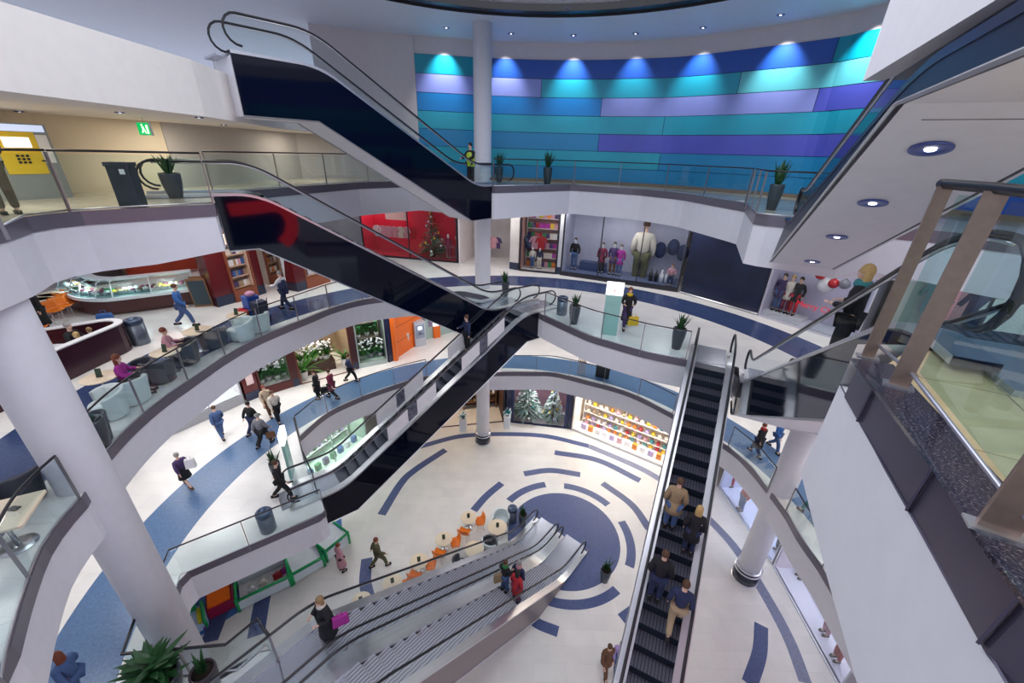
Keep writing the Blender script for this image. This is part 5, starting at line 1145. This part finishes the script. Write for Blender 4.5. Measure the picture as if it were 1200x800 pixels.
# cleaning cart
q = at(303,373,MZ); t = thing('cleaning_cart', 'blue cleaning cart with red buckets pushed by the worker', 'cart', q, -.5)
MB().rbox((0,0,.22),(1.15,.55,.1),.05).build('chassis', mat('cart blue',(.02,.09,.42),.4), t); MB().rbox((-.25,0,.62),(.5,.5,.7),.05).build('bin', mat('cart blue',(.02,.09,.42)), t); MB().rbox((.28,0,.55),(.45,.5,.55),.05).build('sack', mat('dark navy sack',(.02,.03,.07),.6), t)
for s in (-.42,-.1): MB().lathe([(.10,.0),(.13,.25)], (s,-.38,.22), n=14).build('bucket', mat('red bucket',(.65,.02,.02),.4), t)
MB().tube([(.5,-.2,.3),(.6,-.2,1.0),(.6,.2,1.0),(.5,.2,.3)], .018).build('handle', STEEL, t)
MB().ball((-.2,0,1.05), .2, 10, .6).build('cloth_bundle', mat('pink mops',(.6,.3,.45),.8), t)
for sx in (-.45,.45):
    for sy in (-.22,.22): w = MB(); w.lathe([(.07,-.02),(.08,0),(.07,.02)], n=12); w.v = [Vector((v.x,v.z,v.y)) + Vector((sx,sy,.08)) for v in w.v]; w.build('wheel', BLACKM, t)
# yellow machine, exit sign (top level)
tk = atm('tall yellow and grey ticket machine against the beige wall, upper left', at(30,232,TZ)+Vector((.25,0,0)), 1.2, (.28,.30,.30), (.80,.55,.04), 1.62, 1.25)
MB().box((0,-.26,1.53),(1.1,.02,.14)).build('header_sign', mat('pale blue header',(.6,.7,.95),.4,emit=.6), tk); MB().box((.45,-.262,1.1),(.2,.02,.6)).build('side_panel', mat('white label',(.8,.8,.8),.4), tk)
ex = at(170,151,CEIL); exd = Vector((ex.x,ex.y,0)); pe = onplane(170,151,(0,11.6,0),(0,1,0)); t = thing('exit_sign', 'green illuminated emergency exit sign hanging from the upper left ceiling', 'sign', pe, -.25)
MB().box((0,0,0),(.42,.06,.30)).build('housing', mat('white housing',(.8,.8,.8),.4), t); MB().box((0,-.034,0),(.40,.006,.28)).build('face', mat('green sign',(.0,.50,.12),.4,emit=.8), t)
g_ = MB(); g_.lathe([(.001,0),(.022,0),(.022,.004),(.001,.004)], n=12, cap=False); g_.v = [Vector((v.x-.03,-.04-v.z,v.y+.09)) for v in g_.v]
g_.extr([(-.05,-.04,.05),(.01,-.04,.06),(.03,-.04,-.01),(.07,-.04,-.10),(.05,-.04,-.11),(.0,-.04,-.03),(-.05,-.04,-.10),(-.08,-.04,-.09),(-.03,-.04,-.01)], (0,-.003,0)); g_.extr([(.10,-.04,-.11),(.16,-.04,-.11),(.16,-.04,.09),(.10,-.04,.09)], (0,-.003,0))
g_.build('running_figure', mat('sign white',(.9,1,.9),.4,emit=1.2), t); MB().tube([(0,0,.15),(0,0,LC-pe.z)], .008, 6).build('hanger', STEEL, t)
# ------------------------------------------------------------------ ground-floor café
ct = [(551,612),(482,640),(368,0)]
tabs = [(549,606),(520,631),(491,657),(460,682),(423,704)]
for k, (x, y) in enumerate(tabs):
    p = at(x,y,GZ+.74); o_ = ['farthest','second farthest','middle','second nearest','nearest'][k]
    cafe_table('round cream table, %s of the row of five with orange chairs'%o_, (p.x,p.y,GZ), .40); menu('menu stand on the %s table of the orange row'%o_, (p.x,p.y,GZ+.74), .4)
    orange_chair('orange shell chair on the escalator side of the %s table of the row'%o_, at(x+13,y+4,GZ+.5)-Vector((0,0,.5)), 1.9, None); orange_chair('orange shell chair on the near side of the %s table of the row'%o_, at(x-5,y+17,GZ+.45)-Vector((0,0,.45)), -.3, None)
p = at(583,617,GZ+.74); cafe_table('cream table with white tub chairs near the escalator foot', (p.x,p.y,GZ), .46); menu('menu stand on the table with white tub chairs', (p.x,p.y,GZ+.74)); tub_chair(WFAB, 'white tub chair behind the cream table near the escalator foot', (p.x+.15,p.y+.72,GZ), PI, r=.45); tub_chair(WFAB, 'white tub chair in front of the cream table near the escalator foot', (p.x-.3,p.y-.72,GZ), -.3, r=.45)
p = at(556,643,GZ+.74); cafe_table('cream table with black tub chairs beside the escalator glass', (p.x,p.y,GZ), .44); tub_chair(DFAB, 'black tub chair right of the cream table beside the escalator', (p.x+.62,p.y+.35,GZ), 2.3, r=.45); tub_chair(DFAB, 'black tub chair left of the cream table beside the escalator', (p.x-.55,p.y-.55,GZ), -.9, r=.42)
p = at(532,665,GZ+.5); tub_chair(WFAB, 'white tub chair half hidden behind the escalator glass', (p.x,p.y,GZ), .5, r=.45)
# ------------------------------------------------------------------ toy train ride
tr0 = at(222,745,GZ); tr1 = at(405,640,GZ); ut = (tr1-tr0); ut.z = 0; LT_ = ut.length; ut.normalize(); at_ = math.atan2(ut.y,ut.x); nt_ = Vector((-ut.y,ut.x,0))
GRN = mat('bright green tube',(.0,.36,.10),.35)
def car(lab, a, b, kind, h=.62):
    A0 = at(*a[0],GZ); A1 = at(*a[1],GZ); d = (A1-A0); L = d.length; d.normalize(); n = Vector((-d.y,d.x,0)); W = b
    t = thing('ride_enclosure' if kind != 'orange' else 'play_table', lab, 'play equipment', A0, world=True)
    def P(s, w, z): return A0+d*s+n*w+Vector((0,0,z))
    if kind == 'orange':
        mb = MB(); mb.box(P(L/2,W/2,.25), (L,W,.5), math.atan2(d.y,d.x)); mb.build('box', mat('crimson box',(.35,.01,.06),.4), t); MB().box(P(L/2,W/2,.53), (L*.88,W*.84,.06), math.atan2(d.y,d.x)).build('orange_top', mat('orange top',(1,.17,.0),.4), t); return
    for w in (0, W):
        MB().tube([P(0,w,h),P(L,w,h)], .055, 8).build('top_rail', GRN, t)
    for s in (0, L): MB().tube([P(s,0,h),P(s,W,h)], .055, 8).build('end_rail', GRN, t)
    for s in (0, L):
        for w in (0, W): MB().tube([P(s,w,0),P(s,w,h+.06)], .06, 8).build('corner_post', GRN, t)
    for w in (0, W): MB().box(P(L/2,w,h*.45), (L-.1,.02,h*.7), math.atan2(d.y,d.x)).build('side_panel', mat('pale acrylic',(.65,.75,.80),.2), t)
    if kind == 'net': MB().box(P(L/2,W/2,h*.9), (L-.12,W-.1,.02), math.atan2(d.y,d.x)).build('white_cover', mat('white cover',(.85,.90,.97),.35,noise=.2,scale=2), t)
    else: MB().box(P(L/2,W/2,.1), (L-.12,W-.1,.12), math.atan2(d.y,d.x)).build('tray_floor', mat('pale tray',(.82,.82,.84),.5,noise=.4,scale=6), t)
    return t
car('green framed enclosure full of toys left of centre of the play row', ((281,716),(342,686)), 1.15, 'tray'); car('white covered green enclosure in the middle of the play row', ((345,684),(381,663)), 1.3, 'net'); car('white covered green enclosure at the right end of the play row', ((384,658),(410,636)), 1.5, 'net', .7)
car('bright orange topped play table with crimson sides', ((246,726),(276,711)), 1.0, 'orange')
t = thing('ride_engine', 'little green and yellow ride engine at the left end of the play row', 'play equipment', at(231,733,GZ), at_)
MB().rbox((0,0,.3),(.75,.8,.45),.08).build('body', mat('pale blue panel',(.45,.62,.80),.4), t); MB().tube([(.32,-.42,.12),(.32,-.42,.62),(.32,.42,.62),(.32,.42,.12)], .06, 8).build('green_hoop', GRN, t); MB().tube([(.2,-.4,.52),(.2,.25,.52)], .085, 10).build('yellow_roll', mat('yellow roll',(.85,.80,.02),.4), t); MB().rbox((-.1,.4,.35),(.5,.25,.5),.05).build('cab', GRN, t)
for sx in (-.3,.3):
    for sy in (-.42,.42): w = MB(); w.lathe([(.1,-.03),(.12,0),(.1,.03)], n=14); w.v = [Vector((v.x,v.z,v.y))+Vector((sx,sy,.13)) for v in w.v]; w.build('wheel', mat('violet wheel',(.15,.05,.35),.4), t)
for k, (x, y, s, c, lab) in enumerate([(300,674,.55,'navy','dark blue soft block behind the toys'),(317,664,.8,'red','red soft block behind the toys'),(330,656,.5,'purple','violet soft block right of the red one'),(350,652,.8,'blue','long blue soft block behind the white cover'),(366,643,.7,'orange','orange soft block at the right end of the play row'),(326,676,.35,'red','small red toy car inside the green enclosure'),(309,684,.3,'cream','round cream toy inside the green enclosure'),(296,692,.3,'white','small white toy inside the green enclosure'),(334,670,.3,'magenta','small magenta toy inside the green enclosure')]):
    if k < 5:
        o = MB().rbox((0,0,.25),(s*1.3,s*.7,.5),.06).build('soft_block', mat('soft '+c,CL[c],.5)); o['category'] = 'soft block'; o.location = at(x,y,GZ)
    else:
        o = MB().rbox((0,0,.1),(s,s*.6,.2),.05); o.ball((0,0,.22), s*.3, 8); o = o.build('toy', mat('soft '+c,CL[c],.5)); o['category'] = 'toy'; o.location = at(x,y,GZ+.16)
    o.rotation_euler = (0,0,at_); o['label'] = lab
# ------------------------------------------------------------------ people
def pxh(x0, y0, x1, y1, z):
    b = at(x0,y0,z); return b, min(1.95, max(1.25, hgt(x1,y1,b)-z))
def tow(x0, y0, x1, y1, z):
    a = at(x0,y0,z); b = at(x1,y1,z); return math.degrees(math.atan2((b-a).y,(b-a).x))-90
P_ = person
P_('man in dark clothes using the ticket machine at the upper left edge', at(14,251,TZ), 60, 1.62, 'stand', 'black', 'black', 'brown', arms='push')
b = at(557,214,TZ); t_, PD_, LD_, HD_ = ED
P_('guard in yellow-green safety vest and dark cap at the foot of the upper escalator', PD_(-.35,.75,.03), 150, 1.65, 'stand', 'black', 'black', 'black', vest='lime', arms='push')
P_('man in blue jacket and jeans walking past the ice cream counter', at(219,382,MZ), tow(219,382,180,386,MZ)+180, 1.72, 'walk', 'blue', 'denim', 'brown')
P_('worker in white shirt and dark waistcoat pushing the blue cart', at(337,363,MZ), 80, 1.75, 'walk', 'white', 'navy', 'grey', arms='push', vest='navy')
P_('woman with long dark clothes standing at the edge of the booth', at(57,387,MZ), -60, 1.62, 'stand', 'black', 'black', 'brown', hl=.2, coat=.35)
q = at(84,384,MZ+1.2)+Vector((-.25,.1,0)); P_('balding man in dark jacket seated in the booth', (q.x,q.y,MZ), -80, 1.7, 'sit', 'black', 'black', 'grey')
q = at(106,392,MZ+1.15)+Vector((-.75,.25,0)); P_('blonde child in the booth beside the balding man', (q.x,q.y,MZ), 100, 1.4, 'sit', 'blue', 'navy', 'blonde', hl=.1)
q = at(121,386,MZ+1.12)+Vector((-.75,.25,0)); P_('fair haired child in blue at the right end of the booth', (q.x,q.y,MZ), 100, 1.35, 'sit', 'purple', 'navy', 'darkblonde')
bag('bright blue rucksack on the booth edge', at(127,381,MZ+.5), 'blue', (.45,.3,.45), .4, 'rucksack')
q = at(158,450,MZ+.45)+Vector((-.35,.1,0)); P_('auburn haired person in magenta seated on the café balcony', (q.x,q.y,MZ), -60, 1.68, 'sit', 'magenta', 'black', 'auburn', hl=.1)
q = at(207,418,MZ+.4)+Vector((-.35,.2,0)); P_('person in dusty pink seated at the third café table', (q.x,q.y,MZ), -60, 1.68, 'sit', 'pink', 'black', 'auburn')
P_('woman in black coat with yellow bag and scarf walking on the middle level', at(732,384,MZ), 170, 1.78, 'walk', 'black', 'purple', 'auburn', coat=.3, collar='yellow', arms='bag'); bag('yellow shopping bag carried by the woman in black', at(739,378,MZ+.55)+Vector((.02,-.25,0)), 'yellow', (.42,.16,.36), .2)
# escalator riders
t_, PX, LX, HX = EB
def rider(E, s, w, zb, lab, face, **k):
    t_, P, L, H = E; n = int((L+.3)/.4); d = (L+.3)/n; i = round((s+.1)/d); s2 = -.1+i*d+d*.5; z = zb+max(0,min(1,(-.1+i*d+d*.5)/L))*H
    return person(lab, P(s2, w, z+.005), face, **k)
ub = math.degrees(math.atan2(uB.y,uB.x))-90; ua = math.degrees(math.atan2(uA.y,uA.x))-90; ug_ = math.degrees(math.atan2(uG.y,uG.x))-90
rider(EB, 5.9, .95, LZ, 'man in dark jacket riding the middle escalator in front of the boards', ub+180, h=1.75, pose='stand', top='navy', bottom='black', hair='brown', arms='rail')
P_('man in black jacket stepping onto the escalator at the lower left landing', at(333,584,LZ), ub-20, 1.78, 'walk', 'black', 'black', 'brown')
def s_at(E, x, y, zb, hh=1.0):
    """distance along an escalator whose rider's waist is seen at a pixel"""
    t_, P, L, H = E; best = None
    for i in range(0, 110):
        s = L*i/100; p = P(s, .75, zb+H*max(0,min(1,s/L))+hh); v = Vector((p.x,p.y,p.z-CZ)); c = (v.dot(_XI), v.dot(_YI), v.dot(_ZI)); X = 600-c[0]/c[2]*FOC; Yp = 400+c[1]/c[2]*FOC
        e = (X-x)**2+(Yp-y)**2
        if best is None or e < best[0]: best = (e, s)
    return best[1]
R_ = Matrix((_X, _Y, _up)).transposed(); _XI, _YI, _ZI = Vector(R_[0]), Vector(R_[1]), Vector(R_[2])
s1 = s_at(EA, 795, 603, LZ); s2 = s_at(EA, 785, 690, LZ)
rider(EA, s1, .48, LZ, 'man in tan coat, left of the upper couple on the right escalator', ua, h=1.78, pose='stand', top='tan', bottom='denim', hair='brown', coat=.1, fat=1.1)
rider(EA, s1-.4, 1.06, LZ, 'blonde woman in black, right of the upper couple on the right escalator', ua, h=1.7, pose='stand', top='black', bottom='navy', hair='blonde', hl=.08, coat=.15)
rider(EA, s2, .48, LZ, 'man in black suit, left of the lower couple on the right escalator', ua, h=1.8, pose='stand', top='black', bottom='navy', hair='brown', fat=1.1)
rider(EA, s2-.45, 1.04, LZ, 'man in navy pullover and khaki trousers, right of the lower couple', ua, h=1.82, pose='walk', top='navy', bottom='khaki', hair='brown', arms='down')
t_, PF, LF, HF = EF; uf = math.degrees(math.atan2(uF.y,uF.x))-90
rider(EF, s_at(EF,1010,342,MZ,1.35)+.35, .42, MZ, 'blonde person with teal scarf and black jacket riding behind the foreground glass', uf-120, h=1.70, pose='stand', top='black', bottom='black', hair='blonde', hl=.3, collar='teal', arms='bag')
sh = s_at(EG2, 386, 728, GZ); si = s_at(EG1, 600, 680, GZ)
rider(EG2, sh, .75, GZ, 'blonde woman in black coat with pale fur collar on the left lower escalator', ug_, h=1.75, pose='stand', top='black', bottom='black', hair='darkblonde', hl=.25, coat=.3, collar='cream', arms='bag', fat=1.15)
q = at(402,728,GZ); t_, PG, LG, HG = EG2; p = PG(sh-.15, .42, GZ+HG*sh/LG+.85); bag('magenta handbag carried by the fur-collared woman', p, 'magenta', (.40,.18,.28), .5, 'handbag')
rider(EG1, si, .50, GZ, 'person in bright red jacket on the right lower escalator', ug_+180, h=1.66, pose='stand', top='red', bottom='maroon', hair='black', hl=.25, coat=.15)
rider(EG1, si, 1.08, GZ, 'person in dark coat with tan bag beside the red jacket', ug_+180, h=1.68, pose='stand', top='black', bottom='denim', hair='brown', collar='green', arms='bag')
rider(EG1, si-.8, .75, GZ, 'grey-haired man in dark suit standing behind the red jacket', ug_+180, h=1.78, pose='stand', top='navy', bottom='black', hair='grey', collar='pink')
t_, PG, LG, HG = EG1; bag('tan shoulder bag beside the person in dark coat', PG(si+.2, 1.25, GZ+HG*(si+.2)/LG+.5), 'tan', (.35,.16,.4), .3, 'handbag')
# lower level walkers
P_('woman in dark dress with white rucksack walking alone on the blue band', at(222,570,LZ), tow(222,570,190,555,LZ), 1.6, 'walk', 'purple', 'black', 'grey', skirt=True, shoe='brown'); o = bag('white rucksack on the back of the lone woman', at(219,552,LZ+.9)+Vector((.12,.12,.1)), 'white', (.32,.18,.38), .4, 'rucksack')
P_('man in denim jacket and jeans with rucksack on the white floor', at(262,513,LZ), tow(262,513,230,480,LZ), 1.68, 'walk', 'denim', 'denim', 'brown')
P_('man in black walking, farther of the two behind the beige couple', at(300,508,LZ), tow(300,500,340,470,LZ), 1.7, 'walk', 'black', 'navy', 'black')
P_('stout person in grey brown jacket with brown bag', at(311,522,LZ), tow(300,522,340,490,LZ), 1.65, 'walk', 'grey', 'black', 'grey', fat=1.25); bag('brown handbag of the stout person in grey', at(318,512,LZ+.5), 'brown', (.36,.14,.28), .4, 'handbag')
P_('person in beige coat, farther of the beige couple', at(317,486,LZ), tow(317,486,350,520,LZ), 1.66, 'walk', 'beige', 'brown', 'auburn', coat=.2)
P_('person in cream jacket, nearer of the beige couple', at(327,493,LZ), tow(327,493,350,520,LZ), 1.66, 'walk', 'cream', 'black', 'brown', fat=1.2)
P_('person in black near the flower shop railing, left of the pair', at(374,467,LZ), 100, 1.7, 'stand', 'black', 'black', 'brown', coat=.2); bag('black bag between the pair at the flower shop', at(381,461,LZ)+Vector((0,.1,0)), 'black', (.5,.25,.35), .4, 'travel_bag')
P_('person in maroon and black, right of the pair by the flower shop', at(391,467,LZ), 80, 1.72, 'walk', 'maroon', 'black', 'brown', coat=.15)
P_('man in navy walking at the right side of the open flower shop', at(412,447,LZ), -70, 1.72, 'walk', 'navy', 'black', 'brown')
P_('person in black with red scarf walking behind the right escalator', at(884,533,LZ), 20, 1.7, 'walk', 'black', 'navy', 'auburn', collar='red', coat=.2)
P_('person in blue jacket and jeans beyond the person in black, right side', at(905,527,LZ), 200, 1.7, 'walk', 'blue', 'denim', 'grey')
P_('person in black behind the right column at the railing', at(947,606,LZ), 30, 1.7, 'walk', 'black', 'teal', 'black')
P_('brown haired person seen from above in the bottom left corner', at(68,770,LZ+1.6)-Vector((0,0,1.6)), 90, 1.72, 'walk', 'denim', 'denim', 'auburn', hl=.25)
P_('man in olive clothes walking across the ground floor', at(445,664,GZ), tow(445,664,500,640,GZ), 1.85, 'walk', 'olive', 'olive', 'auburn')
P_('woman in pink coat with dark boots beside the play row', at(402,668,GZ), -40, 1.7, 'stand', 'pink', 'black', 'auburn', coat=.3)
P_('person in brown walking near the bottom of the right escalator', at(708,787,GZ), 190, 1.7, 'walk', 'brown', 'brown', 'brown', coat=.1)
P_('person in pale blue half hidden beside the big escalator', at(722,783,GZ), 170, 1.65, 'walk', 'lilac', 'denim', 'brown')
# ceiling downlights of the top level and main ceiling
k = 0
for (x, y, z) in [(523,32,CEIL),(599,39,CEIL),(672,41,CEIL),(745,39,CEIL),(824,32,CEIL),(915,17,CEIL)]:
    p = at(x,y,z); downlight(p, (0,0,1), .14, 'small downlight in the main ceiling above the %s'%['far left end of blue wall','blue wall beside the round column','left middle of the blue wall','centre of the blue wall','right middle of the blue wall','right end of the blue wall'][k]); k += 1
p = at(665,11,CEIL+.25); downlight(p, (0,0,1), .2, 'bright spotlight inside the dark ceiling ring')
for k, (x, y) in enumerate([(22,130),(140,131),(233,137),(262,146)]):
    p = at(x,y,LC); downlight(p, (0,0,1), .09, 'small downlight in the upper left ceiling, %s from the left'%['first','second','third','fourth'][k])
p = onplane(1078,92,(A3[0].x,A3[0].y,3.6),(0,0,1)); t = thing('sprinkler', 'small sprinkler head under the upper right slab', 'sprinkler', p); MB().tube([(0,0,0),(0,0,-.14)], .02, 8).build('pipe', STEEL, t); MB().lathe([(.13,-.16),(.13,-.14)], n=16).build('disc', STEEL, t)
# spotlights washing the blue wall
for x, e in ((520,1),(592,.8),(672,1),(745,.6),(820,.8),(915,1.1),(1012,1.3)):
    s_ = bw_s(x, 80); q = bw_at(s_); nrm = Vector((CEN[0]-q.x,CEN[1]-q.y,0)).normalized(); l = bpy.data.lights.new('wall_spot','SPOT'); l.energy = 620*e; l.spot_size = 1.25; l.spot_blend = 1; l.shadow_soft_size = .04; l.color = (.95,.97,1)
    o = bpy.data.objects.new('wall_spot', l); C.objects.link(o); o.location = q+nrm*.75+Vector((0,0,CEIL-.05)); d = (q+Vector((0,0,4.3)))-o.location; o.rotation_euler = d.to_track_quat('-Z','Y').to_euler()
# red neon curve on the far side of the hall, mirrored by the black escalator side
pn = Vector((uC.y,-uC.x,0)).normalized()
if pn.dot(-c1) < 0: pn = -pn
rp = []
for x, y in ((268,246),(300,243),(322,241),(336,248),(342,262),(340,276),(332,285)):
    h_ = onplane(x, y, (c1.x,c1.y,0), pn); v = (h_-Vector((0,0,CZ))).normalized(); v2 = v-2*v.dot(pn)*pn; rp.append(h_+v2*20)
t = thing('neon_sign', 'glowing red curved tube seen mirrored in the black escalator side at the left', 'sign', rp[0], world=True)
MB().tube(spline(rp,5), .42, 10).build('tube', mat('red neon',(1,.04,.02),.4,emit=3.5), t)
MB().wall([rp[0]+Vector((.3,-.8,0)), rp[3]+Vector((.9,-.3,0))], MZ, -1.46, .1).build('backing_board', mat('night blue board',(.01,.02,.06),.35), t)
# ------------------------------------------------------------------ light
w = bpy.data.worlds.new('World'); bpy.context.scene.world = w; w.use_nodes = True
w.node_tree.nodes['Background'].inputs[0].default_value = (.80,.84,1,1); w.node_tree.nodes['Background'].inputs[1].default_value = .80
def area(loc, size, energy, col=(1,1,1), rot=(0,0,0), sy=None):  # bare area lamps, added to brighten the levels; no fitting modelled
    l = bpy.data.lights.new('fill_lamp','AREA'); l.energy = energy; l.size = size; l.color = col
    if sy: l.shape = 'RECTANGLE'; l.size_y = sy
    o = bpy.data.objects.new('fill_lamp', l); C.objects.link(o); o.location = loc; o.rotation_euler = rot
    return o
area((0,8,8.5), 12, 1100, (.93,.95,1))  # large unseen fill added above the ceiling opening to light the atrium
for k in range(16):
    a = math.radians(-25+k*15)
    for z, e, rr in ((MZ-1.3, 62, 13.3), (TZ-1.5, 52, 13.3)):
        if -25+k*15 > 205: continue
        area((CEN[0]+rr*math.cos(a), CEN[1]+rr*math.sin(a), z), 1.6, e, (1,.97,.93))
for x, y, e in ((-10.2,8,60),(-9.8,13,45),(-9.0,18.5,35)): area((x,y,LC-.04), 1.4, e, (1,.93,.80))  # unseen fill added below the left ceiling, where the room stayed dark
area((4.4,-.2,2.15), 1.2, 95, (1,.90,.72)); area((2.6,-1.6,2.15), .8, 25, (1,.95,.88))  # two unseen lamps added to brighten the foreground balcony
# ------------------------------------------------------------------ camera
cd = bpy.data.cameras.new('camera'); cam = bpy.data.objects.new('camera', cd); C.objects.link(cam)
R3 = Matrix((_X, _Y, _up))   # rows: world axes in camera coordinates -> maps camera vectors to world
cam.matrix_world = Matrix.Translation((0,0,CZ)) @ R3.to_4x4()
cd.sensor_width = 36; cd.lens = FOC/1200*36; cd.clip_start = .05; cd.clip_end = 200
sc = bpy.context.scene; sc.camera = cam
sc.view_settings.view_transform = 'Standard'; sc.view_settings.look = 'None'; sc.view_settings.exposure = .12; sc.view_settings.gamma = 1; sc.view_settings.use_curve_mapping = False
